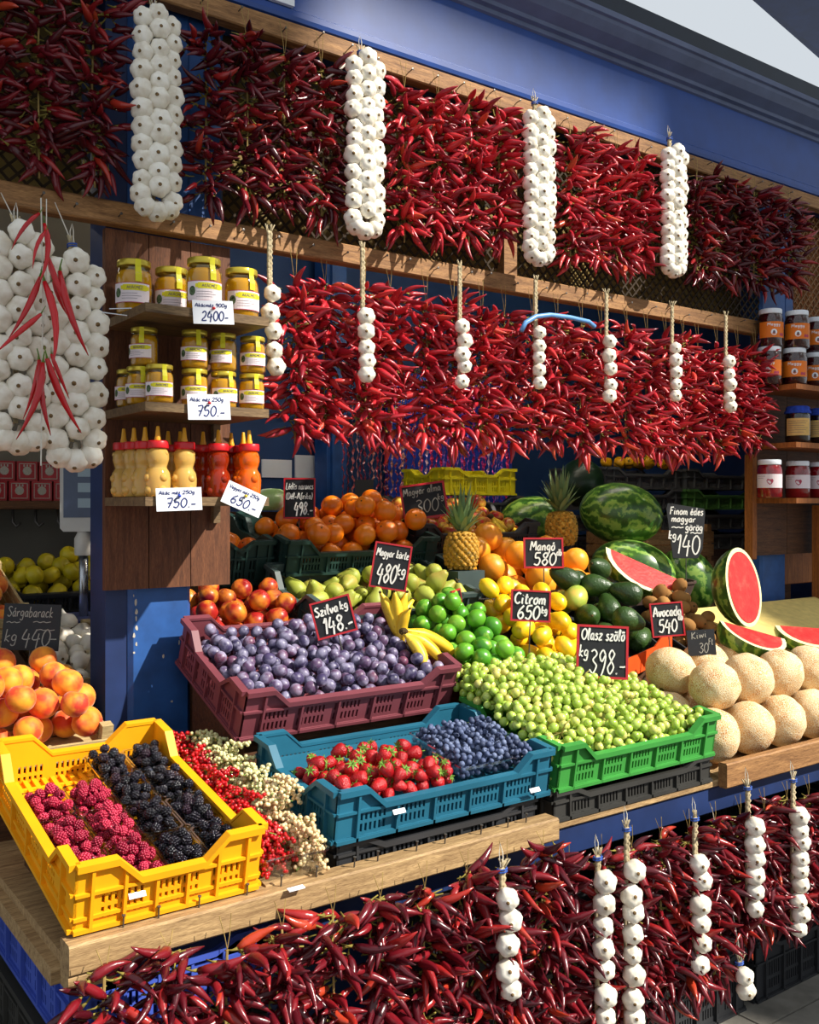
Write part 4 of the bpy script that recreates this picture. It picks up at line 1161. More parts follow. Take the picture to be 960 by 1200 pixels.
for k in range(7):
    a = 2*math.pi*k/7
    cm.add([(0, 0, .0135), (.006*math.cos(a-.35), .006*math.sin(a-.35), .0155), (.0145*math.cos(a), .0145*math.sin(a), .012+.004*(k % 2)), (.006*math.cos(a+.35), .006*math.sin(a+.35), .0155)], [(0, 1, 2, 3)])
cm.tube([(0, 0, .0135), (.002, 0, .022)], .001, 4)
CALYX = cm.mesh('calyx', MT['calyx'])
def drupe(mb, R, zr, r, n, cup=False):
    """clustered drupelets on an egg"""
    ga = math.pi*(3-math.sqrt(5))
    for i in range(n):
        z = 1-2*(i+.5)/n
        q = math.sqrt(1-z*z); a = ga*i
        if cup and z < -0.82: continue
        mb.lathe([(0, -r), (r*.8, -r*.6), (r, 0), (r*.8, r*.6), (0, r)], 6, 0, (R*q*math.cos(a), R*q*math.sin(a), R*zr*z))
RASP = []
for zr in (1.1, 1.3):
    mb = MB(); drupe(mb, 0.0080, zr, 0.0030, 46, True); mb.lathe([(.0075, -.0095), (.005, -.008), (.0038, .002), (0, .003)], 8, 0); RASP.append(mb.mesh('raspberry', MT['rasp'], True))
BLACK = []
for zr in (1.1, 1.25):
    mb = MB(); drupe(mb, 0.0080, zr, 0.0039, 30); BLACK.append(mb.mesh('blackberry', MT['black'], True))
BLUEB = fruit_mesh('blueberry', [(0, -.0068), (.0048, -.0055), (.0076, 0), (.0062, .0048), (.0030, .0062), (.0022, .0050), (0, .0046)], MT['blueb'], 9)

def lay(name, meshes, P, M, label, cat, group, r0, rot=None, top=None):
    """one top-level fruit at each packed place"""
    out = []
    for i, (x, y, z, r) in enumerate(P):
        R = rot(i) if rot else rrand()
        me = meshes[i % len(meshes)] if isinstance(meshes, list) else meshes
        o = put(name, me, None, M @ Vector((x, y, z)), M.to_3x3() @ R, r/r0)
        tag(o, label, cat, group); out.append(o)
    return out
def upright(sp=0.5):
    return lambda i: rx(rng.uniform(-60, 60)*sp) @ ry(rng.uniform(-60, 60)*sp) @ rz(rng.uniform(0, 360))
def riser(x0, x1, y0, y1, zf, zb, label, mat=None):
    """sloped wooden stand on the counter that carries a tilted crate"""
    z0 = 0.777
    mb = MB()
    mb.add([(x0, y0, z0), (x1, y0, z0), (x1, y1, z0), (x0, y1, z0), (x0, y0, zf), (x1, y0, zf), (x1, y1, zb), (x0, y1, zb)], [(0, 3, 2, 1), (4, 5, 6, 7), (0, 1, 5, 4), (1, 2, 6, 5), (2, 3, 7, 6), (3, 0, 4, 7)])
    return tag(mb.build('crate_riser', mat or MT['wood_dark']), label, 'stand', 'risers under the crates')
def carry(M, W, D, label, inset=0.03):
    """riser below a crate placed at M"""
    a, b = M @ Vector((0, inset, 0)), M @ Vector((0, D-inset, 0))
    riser(M.translation.x+inset, M.translation.x+W-inset, a.y, b.y, a.z-0.002, b.z-0.002, label)

# ---------------------------------------------------------------- punnets
def punnet_mesh(w, d, h):
    mb = MB(); c = 0.008
    def ring(a, b, z): return [(-a/2+c, -b/2, z), (a/2-c, -b/2, z), (a/2, -b/2+c, z), (a/2, b/2-c, z), (a/2-c, b/2, z), (-a/2+c, b/2, z), (-a/2, b/2-c, z), (-a/2, -b/2+c, z)]
    R = [ring(w*.84, d*.86, 0), ring(w*.915, d*.94, h), ring(w, d, h), ring(w, d, h-0.004)]
    vs = [v for r in R for v in r]
    fs = [tuple(reversed(range(8)))] + [(i*8+k, i*8+(k+1) % 8, (i+1)*8+(k+1) % 8, (i+1)*8+k) for i in range(3) for k in range(8)]
    mb.add(vs, fs)
    mb.m = [0]*9 + [1]*16
    return mb.mesh('punnet', [MT['clear'], MT['rim']])
PUN = punnet_mesh(0.086, 0.128, 0.045)
PUNC = punnet_mesh(0.085, 0.105, 0.050)
def punnet(M, me, label, group):
    o = put('punnet', me, None); o.matrix_basis = M
    return tag(o, label, 'punnet', group)

# ---------------------------------------------------------------- yellow crate: raspberries and blackberries
MY = frame((0.530, 0.0, 0.818), 11, 0)
crate('yellow_crate', 'bright yellow plastic crate of raspberries and blackberries at the counter corner', MT['yellow_plastic'], 0.365, 0.57, 0.13, MY, 0.045, base_z=0.020)
carry(MY, 0.375, 0.57, 'wooden stand under the yellow berry crate', 0.05)
for c in range(4):
    for r in range(4):
        if c < 2 and r == 3: continue
        M = MY @ Matrix.Translation((0.050+0.0885*c, 0.078+0.1355*r, 0.032))
        bl = c >= 2
        punnet(M, PUN, 'clear punnet of %s in the yellow crate' % ('blackberries' if bl else 'raspberries'), ('blackberry' if bl else 'raspberry') + ' punnets')
        if bl:
            P = pack(40, 0.0105, -.039, .039, -.058, .058, 0.006, lambda x, y: -6*(x*x+y*y*.5), 30, .08, seed=c*10+r)
            lay('blackberry', BLACK, P, M, 'glossy black blackberry in a punnet of the yellow crate', 'blackberry', 'blackberries', 0.0113)
        else:
            P = pack(34, 0.0112, -.039, .039, -.058, .058, 0.006, lambda x, y: -6*(x*x+y*y*.5), 30, .08, seed=c*10+r)
            lay('raspberry', RASP, P, M, 'dark pink raspberry in a punnet of the yellow crate', 'raspberry', 'raspberries', 0.0112)
for px, py, lb in ((161, 1049, 'small white price sticker on the rim below the raspberries'), (267, 993, 'small white price sticker on the rim corner of the yellow crate')):
    p = PY(px, py, -0.012)
    b = MB(); b.box((-.016, -.001, -.005), (.016, .001, .006)); tag(b.build('price_sticker', MT['paper'], None, False, p, rx(-35)), lb, 'sticker')

# ---------------------------------------------------------------- currants between the crates
def currant_mesh(mat, seed, n=17):
    g = random.Random(seed); mb = MB()
    pts = [Vector((0.009*i, g.uniform(-.003, .003), 0.004*math.sin(i*.7))) for i in range(7)]
    mb.tube(pts, 0.0009, 4, 1)
    for i in range(n):
        p = pts[i*6//n] + Vector((g.uniform(-.004, .004), g.uniform(-.010, .010), g.uniform(-.006, .008)))
        mb.lathe(ell(4, 0.0050, 0.0050), 7, 0, p)
    return mb.mesh('currants', [mat, MT['calyx']], True)
MT['red_cur'] = byobj('red_currant_skin', [(0, '#a00c14'), (1, '#c8181c')], 0.15, 0.55, sss=0.2)
MT['white_cur'] = byobj('white_currant_skin', [(0, '#d8b88a'), (1, '#e2d0a0')], 0.2, 0.5, sss=0.25)
MT['green_cur'] = byobj('pale_green_currant_skin', [(0, '#ccc98c'), (1, '#d8d0a0')], 0.2, 0.5, sss=0.25)
CUR = {k: [currant_mesh(MT[m], 40+i) for i in range(4)] for k, m in (('red', 'red_cur'), ('white', 'white_cur'), ('green', 'green_cur'))}
riser(0.915, 1.055, 0.0, 0.66, 0.815, 0.925, 'wooden stand under the currant punnets', MT['wood_front'])
def cur_z(y): return 0.817 + 0.167*y
for x, y, kind, hgt in ((0.948, 0.055, 'red', 1.0), (0.948, 0.185, 'red', 1.15), (0.948, 0.305, 'red', 1.15), (0.948, 0.425, 'red', 1.1), (0.952, 0.545, 'red', 1.2),
                   (1.022, 0.045, 'white', 1.0), (1.022, 0.155, 'white', 1.5), (1.022, 0.275, 'green', 1.4), (1.020, 0.395, 'green', 1.3), (1.018, 0.51, 'green', 1.2)):
    M = Matrix.Translation((x, y, cur_z(y))) @ rx(9).to_4x4() @ rz(rng.uniform(-5, 5)).to_4x4() @ Matrix.Diagonal((0.9, 1, 1, 1))
    nm = {'red': 'red currants', 'white': 'white currants', 'green': 'pale green currants'}[kind]
    punnet(M, PUNC, 'clear punnet heaped with %s beside the yellow crate' % nm, 'currant punnets')
    M2 = Matrix.Translation((x, y, cur_z(y))) @ rx(9).to_4x4()
    P = pack(24, 0.0125, -.037, .037, -.050, .050, 0.004, lambda a, b: -9*(a*a+b*b), 30, .1, seed=int(1000*y)+int(x*100))
    for i, (a, b, z, r) in enumerate(P):
        o = thing('currant_cluster', 'small cluster of %s in a punnet beside the yellow crate' % nm, 'currants', M2 @ Vector((a, b, z*hgt)), rz(rng.uniform(0, 360)) @ ry(rng.uniform(-30, 30)), nm + ' clusters')
        q = put('currants', CUR[kind][i % 4], o, (-0.027, 0, 0)); q['kind'] = 'stuff'
b = MB(); b.box((-.018, -.001, -.006), (.018, .001, .006)); tag(b.build('price_sticker', MT['paper'], None, False, PZ(347, 1041, 0.815), rx(-80)), 'small white sticker lying on the nailed rail', 'sticker')

# ---------------------------------------------------------------- teal crate: strawberries and blueberries
MTe = frame((1.085, 0.015, 0.858), 8, 0)
crate('black_crate', 'black plastic crate under the teal berry crate', MT['black_plastic'], 0.58, 0.36, 0.076, frame((1.10, 0.03, 0.778), 0, 0), 0.02, 'black crates carrying other crates', 'blk60')
crate('teal_crate', 'dark teal plastic crate of strawberries and blueberries', MT['teal_plastic'], 0.625, 0.37, 0.115, MTe, 0.040)
riser(1.11, 1.68, 0.2, 0.37, 0.85, 0.90, 'wooden stand under the far side of the teal crate')
b = MB(); b.box((0.012, 0.012, 0.0), (0.613, 0.36, 0.045))
ln = b.build('crate_liner', MT['teal_plastic']); ln.matrix_basis = MTe @ Matrix.Translation((0, 0, 0.011)); tag(ln, 'teal inner tray raised inside the strawberry crate', 'liner')
ML = MTe @ Matrix.Translation((0, 0, 0.057))
P = pack(90, 0.0180, 0.008, 0.35, 0.008, 0.25, 0.0, lambda x, y: -0.10*abs(x-.16) - .12*y, 34, .14, seed=3)
for i, (x, y, z, r) in enumerate(P):
    o = thing('strawberry', 'ripe red strawberry with green calyx in the teal crate', 'strawberry', ML @ Vector((x, y, z)), (ML.to_3x3() @ rx(rng.uniform(-85, 85)) @ ry(rng.uniform(-85, 85)) @ rz(rng.uniform(0, 360))), 'strawberries')
    s = r/0.0165
    put('strawberry_flesh', STRAW, o, scale=s); put('calyx', CALYX, o, scale=s)
nb = 0
for c in range(3):
    for r in range(2):
        x, y = 0.40+0.082*c, 0.085+0.125*r
        M = ML @ Matrix.Translation((x+0.02*r, y, 0.0))
        punnet(M, PUN, 'clear punnet of blueberries in the teal crate', 'blueberry punnets')
        P = pack(88, 0.0080, -.038, .038, -.058, .058, 0.010, lambda a, b: -5*(a*a+b*b*.5), 20, .08, seed=200+c*3+r)
        o2 = np.argsort(-P[:, 2])[:50]
        lay('blueberry', BLUEB, P[o2], M, 'dusty blue blueberry in a punnet of the teal crate', 'blueberry', 'blueberries', 0.0078)
        mb = MB()
        for (a, b2, z, rr) in np.delete(P, o2, 0): mb.lathe(ell(4, rr, rr), 6, 0, (a, b2, z))
        u = mb.build('blueberry_layer', MT['blueb'], None, True); u.matrix_basis = M
        tag(u, 'lower layer of blueberries in a teal crate punnet', 'blueberries', 'lower blueberry layers', 'stuff')
for px, py, Y in ((468, 951, 0.0), (627, 926, 0.0)):
    b = MB(); b.box((-.016, -.001, -.005), (.016, .001, .006)); tag(b.build('price_sticker', MT['paper'], None, False, PY(px, py, -0.012), rx(-35)), 'small white sticker on the rim of the teal crate below the ' + ('strawberries' if px < 500 else 'blueberries'), 'sticker')

# ---------------------------------------------------------------- green crate: grapes in bunches
MG = frame((1.745, 0.02, 0.855), 9, 0)
crate('black_crate', 'black plastic crate under the green grape crate', MT['dark_grey_plastic'], 0.63, 0.38, 0.076, frame((1.74, 0.025, 0.778), 0, 0), 0.02, 'black crates carrying other crates', 'blk63')
crate('green_crate', 'green plastic crate heaped with green grapes', MT['green_plastic'], 0.63, 0.40, 0.12, MG, 0.04)
riser(1.78, 2.34, 0.22, 0.41, 0.85, 0.915, 'wooden stand under the far side of the grape crate')
gh = lambda x, y: 0.070*math.exp(-((x-.20)/.28)**2-((y-.32)/.22)**2) + 0.13*y
P = pack(1000, 0.0126, -0.02, 0.635, 0.008, 0.46, lambda x, y: 0.055+gh(x, y)*0.72 - (0.05 if y < 0.03 else 0), gh, 26, .12, seed=8)
cent = [(nrng.uniform(.03, .60), nrng.uniform(.03, .44)) for _ in range(20)]
lab = np.array([int(np.argmin([(p[0]-c[0])**2+(p[1]-c[1])**2 for c in cent])) for p in P])
for k, c in enumerate(cent):
    Q = P[lab == k]
    if len(Q) == 0: continue
    q0 = Vector(Q[:, :3].mean(0))
    o = thing('grape_bunch', 'bunch of pale green grapes heaped in the green crate', 'grapes', MG @ q0, MG.to_3x3(), 'grape bunches')
    st = MB()
    top = max(Q[:, 2])
    e = Vector((rng.uniform(-.05, .05), rng.uniform(-.05, .05), top-q0.z-0.004))
    st.tube([(0, 0, -.01), e*.6, e, e+Vector((.02, .005, .004))], [.0022, .002, .0016, .002], 5)
    for i in range(6):
        a = Vector(Q[rng.randrange(len(Q)), :3])-q0
        st.tube([e*.4, a*.6+Vector((0, 0, .005)), a], .0011, 4)
    st.build('grape_stem', MT['pep_stem'], o)
    for i, (x, y, z, r) in enumerate(Q):
        put('grape', GRAPE[i % 2], o, Vector((x, y, z))-q0, rrand(), r/0.0125)

# ---------------------------------------------------------------- maroon crate: plums
MP = frame((1.065, 0.435, 1.0), 21, 0)
crate('maroon_crate', 'maroon plastic crate full of blue plums', MT['plum_plastic'], 0.66, 0.40, 0.135, MP, 0.040)
carry(MP, 0.66, 0.40, 'wooden stand under the plum crate')
b = MB(); b.box((0.012, 0.012, 0.0), (0.648, 0.388, 0.050))
ln = b.build('crate_liner', MT['plum_plastic']); ln.matrix_basis = MP @ Matrix.Translation((0, 0, 0.011)); tag(ln, 'maroon inner tray under the plums', 'liner')
P = pack(300, 0.0172, 0.01, 0.65, 0.01, 0.385, 0.061, lambda x, y: -0.02*abs(x-.3), 30, .08, seed=5)
lay('plum', PLUM, P, MP, 'dusty blue plum in the maroon crate', 'plum', 'plums', 0.0163)

# ---------------------------------------------------------------- trays of limes, lemons, avocados, kiwis
def tray(name, label, mat, W, D, H, M, flare=0.02, cat='tray', group=None):
    """shallow moulded tray with rounded corners and a rolled rim"""
    mb = MB(); n = 6
    def ring(w, d, z, c):
        out = []
        for (sx, sy, a0) in ((1, 1, 0), (-1, 1, 90), (-1, -1, 180), (1, -1, 270)):
            for k in range(n+1):
                a = math.radians(a0+90*k/n)
                out.append((W/2+sx*(w/2-c)+c*math.cos(a), D/2+sy*(d/2-c)+c*math.sin(a), z))
        return out
    f = flare*2
    R = [ring(W-f, D-f, 0.0, .04), ring(W, D, H, .05), ring(W+.016, D+.016, H, .055), ring(W+.016, D+.016, H-.008, .055), ring(W+.006, D+.006, H-.010, .05), ring(W-f, D-f, -0.004, .04)]
    m = len(R[0])
    vs = [v for r in R for v in r]
    fs = [tuple(range(m))] + [(i*m+k, (i+1)*m+k, (i+1)*m+(k+1) % m, i*m+(k+1) % m) for i in range(5) for k in range(m)]
    fs.append(tuple(reversed(range(5*m, 6*m))))
    mb.add(vs, fs)
    o = mb.build(name, mat); o.matrix_basis = M
    return tag(o, label, cat, group)
ML_ = frame((1.78, 0.44, 1.01), 26, 0)
tray('fruit_tray', 'black plastic tray piled with limes', MT['black_plastic'], 0.27, 0.40, 0.05, ML_)
carry(ML_, 0.27, 0.40, 'wooden stand under the lime tray', 0.05)
P = pack(56, 0.0285, 0.012, 0.27, 0.01, 0.40, 0.004, lambda x, y: -0.5*abs(x-.14)**2*4 + .03*y, 40, .05, seed=21)
lay('lime', LIME, P, ML_, 'bright green lime in the black tray beside the plums', 'lime', 'limes', 0.0275)
MLe = frame((2.09, 0.46, 1.02), 27, 0)
tray('fruit_tray', 'black plastic tray piled with lemons beside the limes', MT['black_plastic'], 0.30, 0.42, 0.05, MLe)
carry(MLe, 0.30, 0.42, 'wooden stand under the lemon tray', 0.05)
P = pack(36, 0.035, 0.005, 0.30, 0.01, 0.42, 0.004, lambda x, y: .05*y, 40, .05, seed=22)
lay('lemon', LEMON, P, MLe, 'yellow lemon piled between the limes and avocados', 'lemon', 'lemons', 0.0345, rot=lambda i: rz(rng.uniform(0, 360)) @ ry(90+rng.uniform(-25, 25)))
MA = frame((2.45, 0.50, 1.015), 27, 0)
tray('fruit_tray', 'black plastic tray of avocados and mangos', MT['black_plastic'], 0.30, 0.44, 0.05, MA)
carry(MA, 0.30, 0.44, 'wooden stand under the avocado tray', 0.05)
P = pack(19, 0.046, 0.0, 0.30, 0.03, 0.44, 0.004, lambda x, y: .10*y + .04*x, 40, .04, seed=23)
mg = 0
for i, (x, y, z, r) in enumerate(P):
    w = MA @ Vector((x, y, z))
    if x < 0.11 and mg < 3:
        mg += 1
        lay('mango', MANGO, [P[i]], MA, 'yellowish green mango lying beside the avocados', 'mango', 'mangos', 0.047, rot=lambda i: rz(rng.uniform(-40, 40)) @ ry(75))
    else:
        lay('avocado', AVO, [P[i]], MA, 'dark green bumpy avocado between the lemons and watermelon slice', 'avocado', 'avocados', 0.043, rot=lambda i: rz(rng.uniform(0, 360)) @ ry(80+rng.uniform(-20, 20)))
MK = frame((2.88, 0.475, 0.99), 24, 0)
tray('fruit_tray', 'black plastic tray of brown kiwis', MT['black_plastic'], 0.27, 0.36, 0.055, MK)
carry(MK, 0.27, 0.36, 'wooden stand under the kiwi tray', 0.05)
P = pack(42, 0.029, 0.01, 0.26, 0.01, 0.35, 0.004, lambda x, y: .25*y, 40, .05, seed=24)
lay('kiwi', KIWI, P, MK, 'fuzzy brown kiwi in the tray behind the melons', 'kiwi', 'kiwis', 0.0285)
# orange printed carton corner
oc = MB()
cA, cB, cC = PY(728, 783, 0.46), PY(768, 762, 0.47), PY(788, 742, 0.47)
for a, b2, h0, h1 in ((cA, cB, 0.05, 0.03), (cB, cC, 0.03, 0.095)):
    n = Vector((0, 0.006, 0)); lo = Vector((0, 0, -0.05))
    q = [a+lo, b2+lo, b2+Vector((0, 0, h1*.4)), a+Vector((0, 0, h0*.4))]
    oc.add(q + [v+n for v in q], [(0, 1, 2, 3), (7, 6, 5, 4), (3, 2, 6, 7), (0, 3, 7, 4), (1, 5, 6, 2)])
tag(oc.build('orange_carton', plain('orange_card', '#e0521a', 0.5, 0.3, 0.05)), 'torn orange cardboard flap between grapes and melons', 'carton')

# ---------------------------------------------------------------- grapefruit, oranges, pears, nectarines, apples
MGf = frame((2.25, 0.86, 1.165), 18, 0)
crate('grey_crate', 'grey green plastic crate of big grapefruit behind the lemons', MT['grey_green_plastic'], 0.62, 0.36, 0.12, MGf, 0.04, 'grey green fruit crates', 'gg62')
carry(MGf, 0.62, 0.36, 'wooden stand under the grapefruit crate')
P = pack(22, 0.054, -0.01, 0.62, 0.0, 0.36, 0.02, lambda x, y: .12*y, 40, .05, seed=31)
lay('grapefruit', GFRUIT, P, MGf, 'big yellow orange grapefruit piled behind the lemons', 'grapefruit', 'grapefruit', 0.053)
MPe = frame((1.50, 0.80, 1.16), 16, 0)
crate('grey_crate', 'grey green plastic crate of pears behind the plums', MT['grey_green_plastic'], 0.62, 0.36, 0.13, MPe, 0.045, 'grey green fruit crates', 'gg62b')
carry(MPe, 0.62, 0.36, 'wooden stand under the pear crate')
P = pack(56, 0.033, 0.01, 0.61, 0.01, 0.35, 0.02, lambda x, y: .10*x-.04*y, 40, .06, seed=32)
lay('pear', PEAR, P, MPe, 'green and russet pear in the crate behind the plums', 'pear', 'pears', 0.034, rot=lambda i: rz(rng.uniform(0, 360)) @ ry(rng.uniform(20, 100)))
MO = frame((1.56, 1.10, 1.345), 14, 0)
crate('dark_green_crate', 'dark green plastic crate heaped with oranges', MT['dark_green_plastic'], 0.62, 0.38, 0.12, MO, 0.045, 'dark green fruit crates', 'dg62')
carry(MO, 0.62, 0.38, 'wooden stand under the orange crate')
P = pack(50, 0.0395, 0.01, 0.61, 0.01, 0.37, 0.02, lambda x, y: .12*math.exp(-((x-.42)/.2)**2) , 40, .05, seed=33)
lay('orange', ORANGE, P, MO, 'bright orange in the dark green crate behind the pears', 'orange', 'oranges', 0.039, rot=upright(1.0))
MO2 = frame((1.30, 1.17, 1.315), 14, 0)
crate('dark_green_crate', 'dark green plastic crate with few oranges behind the honey shelf', MT['dark_green_plastic'], 0.24, 0.38, 0.15, MO2, 0.03, 'dark green fruit crates', 'dg24')
carry(MO2, 0.24, 0.38, 'wooden stand under the small orange crate')
P = pack(7, 0.038, 0.01, 0.22, 0.01, 0.30, 0.05, None, 20, .05, seed=34)
lay('orange', ORANGE, P, MO2, 'orange in the smaller dark green crate behind the honey shelf', 'orange', 'oranges in the small crate', 0.039, rot=upright(1.0))
# wooden nectarine tray
def slat_tray(name, label, W, D, H, M, mat=None, matd=None, n=3, group=None):
    o = thing(name, label, 'tray', group=group); o.matrix_basis = M
    mat = mat or MT['wood_tray']; matd = matd or MT['wood_trayY']
    sh = H/n
    for i in range(n):
        for y in (0, D-.008):
            m = MB(); m.box((0, y, sh*i+.003), (W, y+.008, sh*(i+1)-.003)); m.build('slat', mat, o)
        for x in (0, W-.008):
            m = MB(); m.box((x, .008, sh*i+.003), (x+.008, D-.008, sh*(i+1)-.003)); m.build('slat', matd, o)
    for x in (.008, W-.036):
        for y in (.008, D-.036):
            m = MB(); m.prism([(x, 0), (x+.028, 0), (x+.028, H+.03), (x, H+.03)], y, y+.028); m.build('corner_block', mat, o)
    k = 5
    for i in range(k):
        m = MB(); m.box((.009, D*i/k+.004, 0), (W-.009, D*(i+1)/k-.004, .006)); m.build('base_slat', mat, o)
    return o
MN = frame((1.14, 0.835, 1.105), 16, 0)
slat_tray('wooden_tray', 'pale wooden tray of dark red nectarines behind the plums', 0.36, 0.30, 0.085, MN)
carry(MN, 0.36, 0.30, 'wooden stand under the nectarine tray', 0.04)
P = pack(38, 0.034, 0.01, 0.35, 0.01, 0.29, 0.01, lambda x, y: .05*math.exp(-((x-.2)/.12)**2), 40, .06, seed=35)
lay('nectarine', NECT, P, MN, 'dark red and yellow nectarine in the wooden tray behind the plums', 'nectarine', 'nectarines', 0.0335, rot=upright(1.0))
# apples
MAp = frame((2.16, 1.20, 1.40), 14, 0)
crate('black_crate', 'black plastic crate of red apples behind the grapefruit', MT['black_plastic'], 0.62, 0.38, 0.11, MAp, 0.04, 'black fruit crates', 'bk62')
carry(MAp, 0.62, 0.38, 'wooden stand under the apple crate')
P = pack(48, 0.0345, 0.01, 0.61, 0.01, 0.37, 0.02, lambda x, y: .06*y, 40, .08, seed=36)
lay('apple', APPLE, P, MAp, 'red and yellow apple in the black crate behind the grapefruit', 'apple', 'apples', 0.034, rot=upright(0.9))

# ---------------------------------------------------------------- bananas
def banana_mesh(L, R, curve):
    mb = MB(); n = 11; pts, rad = [], []
    for i in range(n):
        t = i/(n-1); a = (t-.5)*curve
        pts.append((L/curve*math.sin(a), 0, L/curve*(1-math.cos(a)))); rad.append(R*[.32, .36, .62, .92, 1, 1, 1, .96, .8, .45, .22][i])
    mb.tube(pts, rad, 5, 0)
    mb.tube([pts[-1], (pts[-1][0]+.004, 0, pts[-1][2]+.004)], [R*.24, R*.18], 5, 1)
    return mb.mesh('banana', [MT['banana'], MT['btip']], True)
BAN = [banana_mesh(0.17, 0.0175, c) for c in (0.9, 1.1)]
def bananas(label, hub, tips, sc=1.0, bulge=None):
    """hand of bananas from its crown (hub) to each tip"""
    o = thing('banana_hand', label, 'bananas', hub)
    for i, (tp, up) in enumerate(tips):
        d = Vector(tp)-Vector(hub); L = d.length
        u = Vector(up); X = d.normalized(); Z = (u - X*u.dot(X)).normalized(); Y = Z.cross(X)
        R = Matrix((X, Y, Z)).transposed()
        s = L/0.165
        put('banana', BAN[i % 2], o, d*0.5 - Z*0.018*s, R, (s, 1.12, 1.12))
    m = MB(); m.lathe(ell(6, .014, .011), 8); m.build('crown', MT['btip'], o)
    return o
h = PY(468, 762, 0.56)
bananas('upright hand of bananas at the corner of the plum crate', PY(471, 757, 0.60), [(PY(446, 694, 0.62), (-.8, -.6, .2)), (PY(462, 692, 0.60), (-.5, -.8, .2)), (PY(476, 694, 0.61), (.1, -1, .2)), (PY(482, 702, 0.645), (.5, -.6, .2)), (PY(478, 712, 0.57), (.1, -1, 0))])
bananas('speckled bananas lying across the corner of the plum crate', PY(473, 740, 0.53), [(PY(500, 784, 0.46), (-.9, -.5, -.4)), (PY(522, 779, 0.47), (-.8, -.7, -.7)), (PY(541, 776, 0.52), (-.4, -.5, -.9))])
bananas('small curved hand of bananas lying on the apples', PY(575, 605, 1.24), [(PY(606, 622, 1.22), (.5, -.3, .8)), (PY(611, 628, 1.30), (.6, -.2, .8)), (PY(597, 632, 1.20), (.3, -.3, .9))])

# ---------------------------------------------------------------- pineapples
def pine_body():
    mb = MB()
    mb.lathe([(0, 0), (.038, .003), (.054, .022), (.061, .055), (.060, .09), (.052, .122), (.036, .142), (0, .148)], 22)
    return mb
def pineapple(label, p, sc, lean=0):
    o = thing('pineapple', label, 'pineapple', p, ry(lean))
    b = pine_body()
    for r in range(10):                                # raised eyes in a spiral grid
        z = .010+.0135*r
        rr = np.interp(z, [0, .003, .022, .055, .09, .122, .142], [.02, .038, .054, .061, .060, .052, .036])
        k = 14
        for c in range(k):
            a = 2*math.pi*(c+.5*(r % 2))/k
            M = Matrix.Rotation(a, 3, 'Z') @ ry(90)
            b.lathe([(.0125*rr/.06, -.001), (.009*rr/.06, .005), (.002, .0075), (0, .0085)], 6, 0, (rr*math.cos(a), rr*math.sin(a), z), R=M)
    b.v = [tuple(Vector(v)*sc) for v in b.v]
    b.build('pineapple_body', MT['pine'], o, False)
    for i in range(46):                                # crown
        t = i/46; a = i*2.4; L = (.07+.10*t)*sc*rng.uniform(.85, 1.1); out = (1-t)**1.1
        w = .011*sc
        d = Vector((math.cos(a), math.sin(a), 0)); s = Vector((-math.sin(a), math.cos(a), 0))
        base = Vector((0, 0, .143*sc+.02*t*sc)) + d*.012*sc
        P = []
        for k in range(5):
            u = k/4
            c = base + d*(L*u*(out*1.0+.10)) + Vector((0, 0, L*u*(1.0-.35*out*u)))
            ww = w*[.8, 1, .8, .45, .04][k]
            P.append((c - s*ww, c + s*ww, c - d*.003*sc*(1-u)))
        mb = MB(); vs = [v for q in P for v in (q[0], q[2], q[1])]
        mb.add(vs, [f for k in range(4) for f in ((3*k, 3*k+1, 3*k+4, 3*k+3), (3*k+1, 3*k+2, 3*k+5, 3*k+4))])
        mb.build('crown_leaf', MT['pleaf'], o, True)
    return o
pineapple('pineapple with a pale grey green crown standing before the apples', PY(540, 668, 0.93), 0.95, 2)
p_ = PY(540, 668, 0.93); riser(p_.x-.06, p_.x+.06, .87, .99, p_.z, p_.z, 'grey green stand under the pale crowned pineapple', MT['grey_green_plastic'])
pineapple('pineapple with a dark spiky crown beside the big watermelons', PY(659, 640, 1.16), 1.02, -4)

# ---------------------------------------------------------------- watermelons
def wm_mesh(a, c, seg=28, n=18):
    mb = MB(); mb.lathe(round_prof(n, a, c/a, 0.0), seg); return mb
def watermelon(label, p, a, c, rot, mat=None):
    return tag(wm_mesh(a, c).build('watermelon', mat or MT['wmelon'], None, True, p, rot), label, 'watermelon', 'whole watermelons')
watermelon('big striped watermelon lying on top of the others', PY(728, 602, 1.15), 0.135, 0.185, rz(-30) @ ry(100) @ rz(40))
watermelon('striped watermelon lying behind the cut slice', PY(742, 668, 1.02), 0.125, 0.18, rz(-40) @ ry(105))
watermelon('striped watermelon under the 140 price board', PY(806, 680, 0.99), 0.12, 0.15, rz(-36) @ ry(150))
watermelon('striped watermelon half hidden behind the second pineapple', PY(622, 612, 1.42), 0.115, 0.15, rz(-30) @ ry(80))
watermelon('dark round watermelon below the pepper strings', PY(681, 566, 1.50), 0.11, 0.115, rx(0), MT['wmelon_dark'])
tray('melon_tray', 'dark brown tray under the whole watermelons', MT['brown_lining'], 0.62, 0.42, 0.10, frame((2.78, 0.86, 1.16), 6))
riser(2.82, 3.36, 0.90, 1.24, 1.155, 1.19, 'wooden stand under the watermelon tray')
